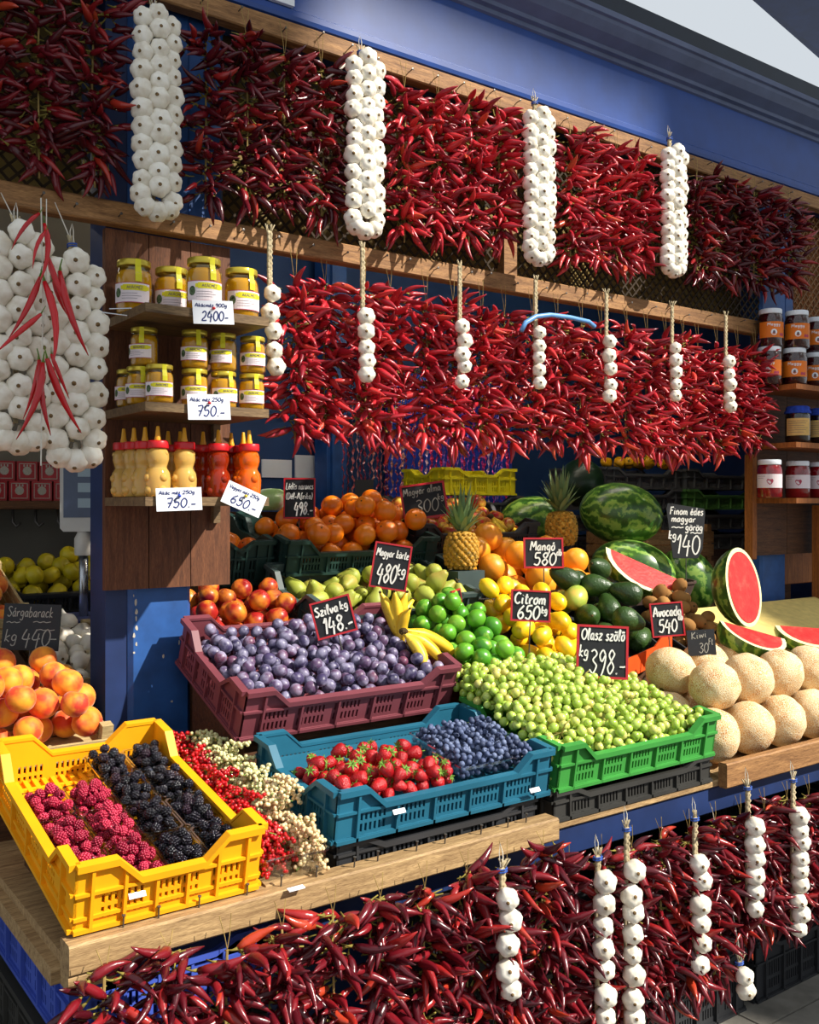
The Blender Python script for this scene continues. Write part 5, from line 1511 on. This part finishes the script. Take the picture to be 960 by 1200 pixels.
# cut melon: outline radius a, half-length c, flesh face inset by the rind
def half_melon(label, p, a, c, rot):
    o = thing('watermelon_half', label, 'watermelon', p, rot)
    mb = MB(); n, s = 16, 16
    rows = []
    for i in range(n+1):
        t = math.pi*i/n
        q = a*math.sin(t); z = -c*math.cos(t)
        rows.append([(q*math.cos(math.pi*k/s), q*math.sin(math.pi*k/s), z) for k in range(s+1)])
    vs = [v for r in rows for v in r]
    mb.add(vs, [(i*(s+1)+k, i*(s+1)+k+1, (i+1)*(s+1)+k+1, (i+1)*(s+1)+k) for i in range(n) for k in range(s)])
    mb.build('rind', MT['wmelon'], o, True)
    def face(k0, k1, y, mat, nm):
        m = MB(); N = 40
        o_ = [(k1*a*math.cos(2*math.pi*i/N), y, (c-(1-k1)*a)*math.sin(2*math.pi*i/N)) for i in range(N)]
        if k0:
            i_ = [(k0*a*math.cos(2*math.pi*i/N), y, (c-(1-k0)*a)*math.sin(2*math.pi*i/N)) for i in range(N)]
            m.add(o_ + i_, [(i, (i+1) % N, (i+1) % N+N, i+N) for i in range(N)])
        else: m.add(o_, [tuple(range(N))])
        m.build(nm, mat, o)
    face(.86, 1.0, 0.0, MT['rindin'], 'pale_rind'); face(0, .87, -.002, MT['flesh'], 'flesh')
    return o
half_melon('halved watermelon standing upright with red flesh showing', PY(872, 688, 0.46), 0.118, 0.150, rz(4) @ ry(5) @ rx(-12))
def wedge(label, p, a, c, open_deg, rot):
    """slice of a melon: two flat flesh faces meeting along the core, curved rind below"""
    o = thing('watermelon_slice', label, 'watermelon', p, rot)
    n, s = 14, 10
    half = math.radians(open_deg)/2
    def pt(k, t, ang): return (k*a*math.sin(t)*math.cos(ang), -c*math.cos(t), k*a*math.sin(t)*math.sin(ang))
    m = MB(); rows = [[pt(1, math.pi*i/n, -math.pi/2-half+2*half*k/s) for k in range(s+1)] for i in range(n+1)]
    m.add([v for r in rows for v in r], [(i*(s+1)+k, (i+1)*(s+1)+k, (i+1)*(s+1)+k+1, i*(s+1)+k+1) for i in range(n) for k in range(s)])
    m.build('rind', MT['wmelon'], o, True)
    for sg in (-1, 1):
        ang = -math.pi/2+sg*half
        f, r_ = MB(), MB()
        out = [pt(1, math.pi*i/n, ang) for i in range(n+1)]; inn = [tuple(x*.88 for x in q) for q in out]
        r_.add(out + inn, [(i, i+1, i+1+n+1, i+n+1) for i in range(n)])
        f.add(inn, [tuple(range(n+1))])
        r_.build('pale_rind', MT['rindin'], o); f.build('flesh', MT['flesh'], o)
    return o
wedge('long wedge of red watermelon leaning against the whole melons', PY(757, 662, 0.80), 0.135, 0.175, 64, rz(-122) @ rx(-24) @ ry(-14))
wedge('short watermelon slice lying beside the standing half', PY(882, 738, 0.29), 0.115, 0.125, 96, rz(-118) @ rx(-16) @ ry(-14))
wedge('watermelon slice wrapped in film at the end of the counter', PY(955, 736, 0.31), 0.115, 0.15, 96, rz(-126) @ rx(-4) @ ry(-10))
tag(MB().box((0, 0, 0), (1.3, 0.50, 0.02)).build('cutting_board', plain('yellow_board', '#e2c878', 0.6, 0.3, 0.08), None, False, (3.16, 0.26, 0.985), rx(19)), 'yellow board carrying the cut watermelon', 'board')
riser(3.18, 4.40, 0.29, 0.68, 0.985, 1.12, 'dark stand under the cut watermelon board')

# ---------------------------------------------------------------- melons
ribs = lambda a, t: 1 + 0.028*math.cos(9*a)*math.sin(math.pi*t)
MEL = [fruit_mesh('melon', round_prof(14, 0.094, zr, .06, .06), [MT['melon'], MT['stalk']], 30, ribs, extra=lambda m: m.lathe([(0, .092*.9), (.009, .091*.9), (.010, .080)], 8, 1)) for zr in (0.92, 1.04)]
riser(2.42, 4.6, 0.03, 0.44, 0.782, 0.845, 'wooden ramp under the melons', MT['wood_front'])
MM = frame((2.40, 0.025, 0.783), 9)
mel = []
for y, z, x0, x1, dx in ((0.086, 0.086, 0.085, 1.75, 0.0), (0.258, 0.086, 0.085, 1.75, 0.0), (0.172, 0.207, 0.17, 1.6, 0.0), (0.430, 0.086, 0.085, 0.5, 0.0), (0.344, 0.200, 0.17, 0.52, 0.0)):
    x = x0
    while x < x1:
        mel.append((x+rng.uniform(-.004, .004), y+rng.uniform(-.004, .004), z, 0.0855*rng.uniform(0.93, 1.0))); x += 0.1735
lay('melon', MEL, mel, MM, 'netted tan melon in the heap beside the grapes', 'melon', 'melons', 0.0955)

# ---------------------------------------------------------------- chalk price boards
def sign(label, px, py, Y, wpx, hpx, lines, roll=0.0, yaw=-34, framed=True, stick=0.12, poly=None, chalk='chalk', lean=-8, cat='price sign'):
    """board centred on the pixel at depth Y; lines: (text, x, z, height, width or None, pen, tilt) in board fractions"""
    c = PY(px, py, Y)
    s = (c-CAM).dot(FWD)/FPX
    W, H = wpx*s, hpx*s
    R = rz(yaw) @ rx(lean) @ ry(-roll)
    o = thing('price_sign', label, cat, c, R)
    fr = 0.045*W if framed else 0
    m = MB()
    if poly: m.prism([(x*W, z*H) for x, z in poly], -0.002, 0.002)
    else: m.box((-W/2+fr*.5, -0.002, -H/2+fr*.5), (W/2-fr*.5, 0.002, H/2-fr*.5))
    m.build('chalkboard', MT['slate'], o)
    if framed:
        f = MB()
        f.box((-W/2, -.004, -H/2), (W/2, .003, -H/2+fr)); f.box((-W/2, -.004, H/2-fr), (W/2, .003, H/2))
        f.box((-W/2, -.004, -H/2+fr), (-W/2+fr, .003, H/2-fr)); f.box((W/2-fr, -.004, -H/2+fr), (W/2, .003, H/2-fr))
        f.build('sign_frame', MT['red_frame'], o)
    if stick:
        k = MB(); k.tube([(0, .003, -H*.3), (0, .003, -H/2-stick)], .002, 6); k.build('stick', MT['nail'], o)
    t = MB()
    for (tx, x, z, h, w, pen, tilt) in lines:
        write(t, tx, x*W, z*H, h*H, None if w is None else w*W, pen*H, 0, -0.0048 if framed else -0.0027, rot=math.radians(tilt))
    t.build('lettering', MT[chalk], o)
    return o
sign('red framed chalkboard reading Szilva 148 stuck in the plums', 391, 723, 0.58, 48, 44, [('Szilva', -.43, .10, .24, .58, .045, 2), ('kg', .20, .14, .22, .2, .04, 0), ('148.-', -.30, -.40, .42, .72, .05, 0)], roll=15, stick=.08)
sign('red framed chalkboard reading Magyar körte 480 above the pears', 458, 664, 0.82, 44, 54, [('Magyar körte', -.43, .20, .17, .86, .024, 0), ('480', -.34, -.36, .40, .52, .036, 0), ('kg', .17, -.16, .24, .24, .032, 0)], roll=-9, stick=.10)
sign('red framed chalkboard reading Lédús narancs 498 behind the oranges', 351, 584, 1.26, 37, 48, [('Lédús narancs', -.43, .22, .16, .86, .022, 0), ('(Dél-Afrika)', -.43, -.02, .15, .84, .022, 0), ('498.-', -.16, -.40, .30, .58, .032, 0)], stick=.16)
sign('tilted chalkboard reading Magyar alma 300 behind the apples', 497, 587, 1.22, 53, 42, [('Magyar alma', -.44, .18, .20, .84, .026, 3), ('300', -.22, -.32, .36, .52, .03, 0), ('kg', .30, -.02, .16, .14, .026, 0)], roll=8, chalk='grey_chalk', stick=.16)
sign('red framed chalkboard reading Mangó 580 among the grapefruit', 637, 648, 0.80, 47, 36, [('Mangó', -.34, .08, .30, .62, .045, 0), ('580', -.26, -.40, .40, .56, .05, 0), ('db', .32, -.08, .2, .13, .04, 0)], roll=0, stick=.14)
sign('red framed chalkboard reading Citrom 650 above the lemons', 622, 710, 0.50, 47, 37, [('Citrom', -.42, .06, .34, .78, .055, 0), ('650', -.34, -.42, .42, .56, .055, 0), ('kg', .26, -.22, .22, .15, .045, 0)], roll=-3, stick=.12)
sign('large red framed chalkboard reading Olasz szőlő 398 in the grapes', 706, 764, 0.27, 61, 62, [('Olasz szőlő', -.42, .22, .21, .84, .028, 0), ('kg', -.46, -.10, .22, .18, .026, 0), ('398.-', -.26, -.40, .44, .70, .028, 0)], roll=-3, stick=.10)
sign('red framed chalkboard reading Avocado 540 beside the kiwis', 782, 726, 0.40, 39, 40, [('Avocado', -.42, .10, .28, .84, .045, 0), ('540', -.30, -.36, .36, .56, .045, 0), ('db', .32, -.04, .2, .14, .035, 0)], roll=4, stick=.12)
sign('small frameless chalkboard reading Kiwi 30 in the kiwi tray', 822, 753, 0.30, 33, 30, [('Kiwi', -.36, .14, .26, .56, .03, 6), ('30', -.12, -.40, .38, .34, .03, 0), ('Ft', .24, -.10, .24, .16, .03, 0)], framed=False, chalk='grey_chalk', roll=3, stick=.06)
sign('black tapered chalkboard reading Finom édes magyar görög 140 by the watermelons', 804, 623, 0.82, 46, 66, [('Finom édes', -.42, .30, .13, .86, .020, 0), ('magyar', -.38, .17, .12, .62, .020, 0), ('~', -.40, .03, .10, .34, .018, 0), ('görög', -.02, .02, .13, .44, .020, 0), ('~', .08, -.06, .10, .34, .018, 0),
      ('kg', -.46, -.14, .15, .20, .022, 0), ('140', -.26, -.40, .34, .60, .026, 0)], framed=False, stick=.22, poly=[(-.5, .40), (-.46, .5), (.47, .42), (.5, .36), (.42, -.30), (.30, -.47), (-.34, -.48)], roll=-2)
sign('dark chalkboard reading Sárgabarack 440 in the peach tray beyond the blue post', 37, 735, 0.98, 66, 54, [('Sárgabarack', -.44, .22, .22, .80, .02, 0), ('~', -.46, .04, .14, .26, .018, 0), ('~', .0, .06, .14, .34, .018, 0), ('~', .08, -.10, .12, .34, .018, 0), ('kg', -.46, -.32, .26, .22, .022, 0), ('440', -.16, -.40, .36, .50, .026, 0), ('-', .30, -.34, .3, .16, .022, 0)],
     framed=False, stick=.16, chalk='grey_chalk', roll=-2)
sign('narrow red sign seen nearly edge-on between limes and lemons', 536, 711, 0.70, 44, 40, [], yaw=38, stick=.08)
sign('small dark sign hanging before the glittering strands', 427, 577, 2.0, 22, 30, [], framed=False, stick=.12)

# ---------------------------------------------------------------- paper price cards on the honey shelf
def card(label, px, py, Y, wpx, hpx, top, price, roll, pin):
    c = PY(px, py, Y); s = (c-CAM).dot(FWD)/FPX; W, H = wpx*s, hpx*s
    R = rz(-12) @ rx(-4) @ ry(-roll)
    o = thing('price_card', label, 'price card', c, R)
    m = MB(); m.box((-W/2, -.0006, -H/2), (W/2, .0006, H/2)); m.build('card', MT['paper'], o)
    t = MB()
    write(t, top, -.44*W, .22*H, .15*H, .78*W, .018*W, 0, -.0013)
    write(t, price, -.30*W, -.36*H, .40*H, .66*W, .030*W, 0, -.0013)
    t.build('lettering', MT['ink'], o)
    p = MB(); p.lathe([(0, 0), (.0032, .0008), (.0036, .003), (.0022, .005), (.0030, .008), (.0038, .010), (0, .011)], 10, 0, (0.0, -.0006, .16*H), R=rx(100))
    p.build('push_pin', pin, o, True)
PR, PB, PYL = plain('red_pin', '#c8141e', 0.3, 0.5, 0), plain('blue_pin', '#1a40b8', 0.3, 0.5, 0), plain('yellow_pin', '#d8b818', 0.3, 0.5, 0)
card('white price card reading 2400 pinned below the big honey jars', 250, 366, 0.482, 48, 28, 'Akácméz 900g', '2400-', 3, PR)
card('white price card reading 750 with red pin below the small honey jars', 245, 477, 0.482, 50, 30, 'Akác méz 250g', '750.-', 2, PR)
card('white price card reading 750 with blue pin below the pale honey bears', 210, 585, 0.482, 53, 27, 'Akác méz 250g', '750.-', 2, PB)
card('tilted white price card reading 650 below the orange honey bears', 286, 585, 0.474, 49, 27, 'Vegyes méz 250g', '650.-', -24, PYL)
b = MB(); a = PY(128, 362, 0.50)
b.tube([a, a+Vector((.05, -.01, .006))], .0018, 6); tag(b.build('long_nail', MT['metal']), 'long bright nail sticking out of the top honey shelf', 'nail')
b = MB(); a = PY(120, 366, 0.56)
b.tube([a, a+Vector((.055, -.015, -.004))], .0018, 6); tag(b.build('long_nail', MT['metal']), 'second bright nail crossing under the first on the honey shelf', 'nail')

# white plate on the fascia
c0, c1 = PY(292, 6, 0.77), PY(343, 8, 0.77)
m = MB(); m.box((c0.x, 0.758, c1.z-0.004), (c1.x, 0.772, c1.z+0.16))
tag(m.build('fascia_plate', MT['paper']), 'white plate screwed to the blue fascia', 'plate')

# ---------------------------------------------------------------- beyond the post: peaches, scale, shelf
riser(0.42, 0.82, 0.70, 0.98, 0.95, 1.02, 'wooden stand under the peach trays beyond the post')
ext = board('counter_wing', 'rough wooden counter wing beyond the blue post', MT['wood_front'], (-0.6, 0.64, 0.757), (0.518, 1.6, 0.777), 'counter')
MPc = frame((0.40, 0.665, 0.95), 14, 0)
slat_tray('wooden_tray', 'pale wooden tray of orange peaches behind the yellow crate', 0.44, 0.34, 0.05, MPc)
P = pack(42, 0.037, 0.01, 0.43, 0.01, 0.33, 0.008, lambda x, y: .06*y, 40, .06, seed=51)
lay('peach', PEACH, P, MPc, 'velvety orange peach in the tray behind the yellow crate', 'peach', 'peaches', 0.036, rot=upright(1.0))
MPd = frame((0.52, 1.22, 1.16), 18, 0)
slat_tray('wooden_tray', 'wooden tray of peaches standing behind the 440 sign', 0.26, 0.40, 0.10, MPd)
riser(0.54, 0.74, 1.26, 1.56, 1.17, 1.26, 'wooden stand under the peach tray behind the 440 sign')
P = pack(24, 0.036, 0.01, 0.25, 0.01, 0.39, 0.02, lambda x, y: .2*y, 40, .06, seed=52)
lay('peach', PEACH, P, MPd, 'peach in the wooden tray behind the 440 sign', 'peach', 'peaches in the far tray', 0.036, rot=upright(1.0))
# garlic in a wooden tray beside the post
MGt = frame((0.80, 1.05, 1.02), 14, 0)
slat_tray('wooden_tray', 'wooden tray of loose garlic squeezed behind the blue post', 0.22, 0.40, 0.07, MGt)
riser(0.82, 1.0, 1.09, 1.42, 1.025, 1.105, 'wooden stand under the loose garlic tray')
P = pack(34, 0.027, 0.01, 0.21, 0.01, 0.39, 0.01, lambda x, y: .2*y, 30, .1, seed=53)
lay('loose_garlic', GAR, P, MGt, 'loose garlic bulb in the tray behind the blue post', 'garlic', 'loose garlic bulbs', 0.026)
ob = board('tray_slat', 'diagonal pale wooden slat leaning behind the blue post', MT['wood_tray'], (-0.13, -0.006, -0.022), (0.13, 0.006, 0.022), 'slat', rot=rz(60) @ ry(38), loc=PY(116, 695, 1.28))
# scale: platform, column, display head
sc = thing('weighing_scale', 'grey shop scale with blue display head on a steel column', 'scale', PY(98, 720, 1.75))
m = MB(); m.box((-.16, -.12, -.06), (.16, .14, .0)); m.build('scale_body', plain('scale_grey', '#c8c8c0', 0.4, 0.4, 0.04), sc)
m = MB(); m.box((-.17, -.13, .008), (.17, .15, .022)); m.build('weighing_plate', plain('blue_plate', '#4a5488', 0.3, 0.5, 0.05), sc)
m = MB(); m.tube([(0, 0, 0), (0, 0, .27)], .016, 16); m.build('column', MT['metal'], sc, True)
m = MB(); m.lathe([(.03, .24), (.032, .25), (.032, .30), (.022, .32), (.022, .34)], 16); m.build('column_cap', plain('scale_cream', '#cfcac0', 0.4, 0.4, 0.03), sc, True)
hd = MB(); g = .012
hd.prism([(-.085+g, 0), (.085-g, 0), (.085, g), (.085, .27-g), (.085-g, .27), (-.085+g, .27), (-.085, .27-g), (-.085, g)], -.03, .03, 0, lambda v: rz(-30) @ v + Vector((0.01, 0, .325)))
head = hd.build('display_head', plain('scale_head', '#c9c6be', 0.4, 0.4, 0.03), sc)
m = MB(); m.box((-.072, -.033, .05), (.072, -.030, .255), R=rz(-30), T=(0.01, 0, .325)); m.build('display_panel', plain('panel_blue', '#3c4a66', 0.3, 0.5, 0.05), head)
for k in range(3):
    m = MB(); m.box((-.022, -.036, .085+.055*k), (.060, -.033, .118+.055*k), R=rz(-30), T=(0.01, 0, .325)); m.build('display_window', plain('lcd', '#8fa3ad', 0.3, 0.5, 0), head)
riser(0.88, 1.34, 1.56, 1.95, 1.10, 1.10, 'dark stand under the weighing scale')
sc.location.z = 1.10+.061; sc.location.y = 1.75
scx = PY(98, 640, 1.75); sc.location.x = scx.x
# black crate of yellow fruit
MYf = frame((0.84, 2.02, 1.17), 16, 0)
crate('black_crate', 'black plastic crate of yellow apples behind the scale', MT['black_plastic'], 0.50, 0.32, 0.11, MYf, 0.03, 'black fruit crates', 'bk50')
carry(MYf, 0.50, 0.32, 'wooden stand under the yellow apple crate')
P = pack(30, 0.038, 0.01, 0.49, 0.01, 0.31, 0.02, lambda x, y: .1*y, 40, .06, seed=54)
YAP = fruit_mesh('yellow_apple', round_prof(12, 0.036, 0.9, .3, .15, .9), MT['yfruit'], 16)
lay('yellow_apple', YAP, P, MYf, 'dull yellow apple in the black crate behind the scale', 'apple', 'yellow apples', 0.037, rot=upright(1.0))
# shelf with red paprika tins
za = PY(20, 597, 2.36).z
board('back_shelf', 'brown wooden shelf of red paprika boxes on the grey panel', MT['wood_dark'], (.5, 2.30, za-.0), (1.6, 2.55, za+.035), 'shelf')
RB = plain('red_box', '#8e141c', 0.35, 0.5, 0.08)
for r in range(2):
    for i in range(10):
        x = 0.82+0.088*i+(.03 if r else 0); z = za+.036+r*.080
        if x > 1.5: continue
        o = thing('paprika_box', 'red paprika box with a pale crest in the %s tier of the back shelf' % ('upper' if r else 'lower'), 'box', (x, 2.36, z), None, 'red paprika boxes')
        hh = .079
        m = MB(); m.box((0, 0, 0), (.080, .05, hh)); m.build('carton', RB, o)
        m = MB(); f = .008
        m.box((f, -.0012, f), (.080-f, 0, f+.003)); m.box((f, -.0012, hh-f-.003), (.080-f, 0, hh-f)); m.box((f, -.0012, f), (f+.003, 0, hh-f)); m.box((.080-f-.003, -.0012, f), (.080-f, 0, hh-f))
        m.lathe([(0, 0), (.018, 0), (.016, .001), (0, .0012)], 10, 0, (.04, -.0002, .04), R=rx(90))
        for dx in (-.012, 0, .012): m.box((.04+dx-.003, -.0016, .056), (.04+dx+.003, -.0002, .066))
        m.build('printed_crest', MT['grey_chalk'], o)
for i in range(9):                                     # dark hooks below the shelf
    m = MB(); x = 0.84+.09*i
    m.tube([(x, 2.40, za), (x, 2.40, za-.05), (x+.012, 2.39, za-.07), (x+.026, 2.38, za-.055)], .006, 6)
    tag(m.build('hook', MT['nail'], None, True), 'dull metal hook below the paprika shelf', 'hook', 'hooks below the paprika shelf')

# ---------------------------------------------------------------- behind the fruit: notices, glittering strands, stacked crates
for i, (a, b2, c, d) in enumerate(((308, 538, 343, 560), (347, 533, 374, 575))):
    p, q = PY(a, b2, 2.60), PY(c, d, 2.60)
    m = MB(); m.box((p.x, 2.608, q.z), (q.x, 2.618, p.z))
    tag(m.build('paper_notice', MT['paper']), ('wide' if i == 0 else 'tall') + ' sheet of white paper pinned on the blue back wall', 'notice')
m = MB(); a, b2 = PY(376, 560, 2.5), PY(399, 560, 2.5)
m.box((a.x, 2.44, 0.8), (b2.x, 2.56, 3.0)); m.box((a.x+.02, 2.42, 0.8), (b2.x-.08, 2.44, 3.0))
tag(m.build('door_1', MT['post_blue']), 'blue door jamb on the back wall beside the glittering strands', 'door', kind='structure')
TIN = byobj('tinsel_foil', [(0, '#b81848'), (0.5, '#d83070'), (0.75, '#8a48c0'), (1, '#e8c0c8')], 0.3, 0.7)
TIN.node_tree.nodes['Principled BSDF'].inputs['Metallic'].default_value = 0.15
TD = byobj('tinsel_dark', [(0, '#782030'), (0.6, '#a02c40'), (1, '#c89a8a')], 0.3, 0.6)
x0, x1 = PY(402, 540, 2.15).x, PY(598, 540, 2.15).x
n = 46
for i in range(n):
    x = x0+(x1-x0)*(i+.5)/n+rng.uniform(-.008, .008); yy = 2.15+rng.uniform(-.007, .007)
    m = MB(); vs, fs = [], []
    N = 60; z0, z1 = 2.25, 1.38+rng.uniform(-.03, .05)
    ph = rng.uniform(0, 6)
    for k in range(N+1):
        t = k/N; a = ph+t*N*1.1; w = .010*(0.6+.4*math.sin(k*2.1+ph))
        c = Vector((x+.004*math.sin(k*.7), yy, z0+(z1-z0)*t))
        vs += [c+Vector((math.cos(a)*w, math.sin(a)*w, .006)), c-Vector((math.cos(a)*w, math.sin(a)*w, .006))]
    m.add(vs, [(2*k, 2*k+1, 2*k+3, 2*k+2) for k in range(N)])
    dark = i < n*.42
    tag(m.build('tinsel_strand', TD if dark else TIN), ('dark red' if dark else 'magenta and purple') + ' glittering strand hanging behind the fruit', 'strand', 'glittering hanging strands')
b = MB(); b.tube([(x0-.1, 2.15, 2.25), (x1+.1, 2.15, 2.25)], .008, 8); b.tube([(x0-.08, 2.15, 2.25), (x0-.08, 2.61, 2.25)], .006, 6); b.tube([(x1+.08, 2.15, 2.25), (x1+.08, 2.61, 2.25)], .006, 6); tag(b.build('hanging_rod', MT['nail']), 'dark rod carrying the glittering strands', 'rod')
# bright blue cloth seen between the strands
a, b2 = PY(455, 540, 2.56), PY(600, 540, 2.56)
m = MB(); m.box((a.x, 2.56, 1.2), (b2.x, 2.59, 2.3)); tag(m.build('blue_tarpaulin', plain('blue_tarp', '#2746b8', 0.45, 0.4, 0.12, 5)), 'bright blue tarpaulin behind the glittering strands', 'tarpaulin')

def stack(X, Y, Z, n, W, D, H, mat, label, group, key, yaw=0):
    for i in range(n): crate('stacked_crate', label, mat, W, D, H, frame((X, Y, Z+i*H), 0, yaw), 0.03, group, key)
S1 = PY(500, 600, 1.62)
stack(S1.x, 1.62, 1.36, 2, 0.56, 0.38, 0.13, MT['lit_black_plastic'], 'black plastic crate stacked below the lemon yellow crate', 'black crates stacked behind the apples', 'st56')
crate('lemon_crate', 'lemon yellow plastic crate on top of the black stack', MT['lemon_plastic'], 0.40, 0.34, 0.12, frame((PY(517, 577, 1.66).x, 1.64, 1.625), 0, -4), 0.03, None, 'ly40')
riser(2.4, 3.1, 1.60, 2.0, 1.358, 1.358, 'dark stand under the stacked crates behind the apples')
S2 = PY(700, 560, 1.60)
riser(S2.x, S2.x+1.5, 1.50, 1.95, 1.343, 1.343, 'dark stand under the stacked crates below the pepper strings')
stack(S2.x-.02, 1.52, 1.345, 4, 0.56, 0.38, 0.105, MT['lit_black_plastic'], 'black plastic crate in the stack beside the dark round watermelon', 'black crates behind the watermelons', 'st56b')
stack(S2.x+.57, 1.50, 1.345, 2, 0.62, 0.38, 0.105, MT['lit_black_plastic'], 'black plastic crate low in the stack behind the 140 price board', 'black crates behind the watermelons', 'st62c')
crate('stacked_crate', 'forest green plastic crate in the stack behind the 140 price board', MT['forest_plastic'], 0.62, 0.38, 0.105, frame((S2.x+.57, 1.50, 1.556)), 0.03, None, 'fg62')
crate('stacked_crate', 'black plastic crate on top of the forest green crate', MT['lit_black_plastic'], 0.62, 0.38, 0.105, frame((S2.x+.57, 1.50, 1.662)), 0.03, None, 'st62c')
# yellow peppers seen over the crates
MYp = frame((S2.x+.20, 1.56, 1.755), 0)
YP = fruit_mesh('yellow_pepper', [(0, -.03), (.014, -.028), (.024, -.008), (.026, .012), (.022, .026), (.008, .030), (0, .026)], [plain('yellow_pepper_skin', '#e0a010', 0.25, 0.5, 0.1), MT['green_stem']], 16, lambda a, t: 1+.08*math.cos(4*a), extra=lambda m: m.tube([(0, 0, .027), (.002, 0, .042)], .004, 6, 1))
P = pack(16, 0.028, 0.0, 0.5, 0.02, 0.28, 0.02, None, 20, .1, seed=61)
lay('yellow_pepper', YP, P, MYp, 'shiny yellow sweet pepper in the crates below the pepper strings', 'pepper', 'yellow sweet peppers', 0.028)
# wooden fruit boxes beside the jam shelf
for k, (z, lb) in enumerate(((1.06, 'lower'), (1.20, 'middle'), (1.34, 'upper'))):
    slat_tray('wooden_box', '%s brown wooden fruit box stacked beside the jam shelf' % lb, 0.50, 0.34, 0.12, frame((3.36, 1.12, z)), MT['wood_rail'], MT['wood_rail'], 2, 'wooden boxes beside the jam shelf')
riser(3.36, 3.86, 1.12, 1.46, 1.058, 1.058, 'white stand under the wooden fruit boxes', MT['paper'])
# green lettuce bag beside the small orange crate
m = MB(); m.lathe([(0, 0), (.07, .0), (.085, .03), (.07, .06), (.03, .08), (0, .082)], 18, 0, lobe=lambda a, t: 1+.07*math.sin(7*a+t*5)+.05*math.sin(13*a))
o = m.build('lettuce_bag', byobj('lettuce', [(0, '#8fb36a'), (1, '#9fc07a')], 0.3, 0.5, spots=('#cfd8c0', 20, .45, .6)), None, True, PY(318, 598, 1.52))
tag(o, 'bagged pale green lettuce behind the oranges', 'lettuce')
riser(1.44, 1.75, 1.50, 1.62, 1.555, 1.555, 'dark stand under the lettuce bag')

# ---------------------------------------------------------------- crates under the counter
GU = 'crates stacked under the counter corner'
crate('stacked_crate', 'cobalt blue plastic crate directly under the counter corner', MT['blue_plastic'], 0.40, 0.60, 0.125, frame((0.535, 0.03, 0.598)), 0.02, GU, 'bl40')
for i in range(4):
    crate('stacked_crate', 'dark grey plastic crate in the stack under the blue crate', MT['dark_grey_plastic'], 0.40, 0.60, 0.145, frame((0.53, 0.03, 0.598-0.148*(i+1))), 0.02, GU, 'dg40')
for i, x in enumerate((1.55, 2.02, 2.62, 3.24)):
    for k in range(3):
        crate('stacked_crate', 'black plastic crate stacked under the counter behind the low garlands', MT['black_plastic'], 0.58, 0.36, 0.185, frame((x+.04*i, 0.10, 0.001+k*.187)), 0.02, 'black crates under the counter', 'uc58')
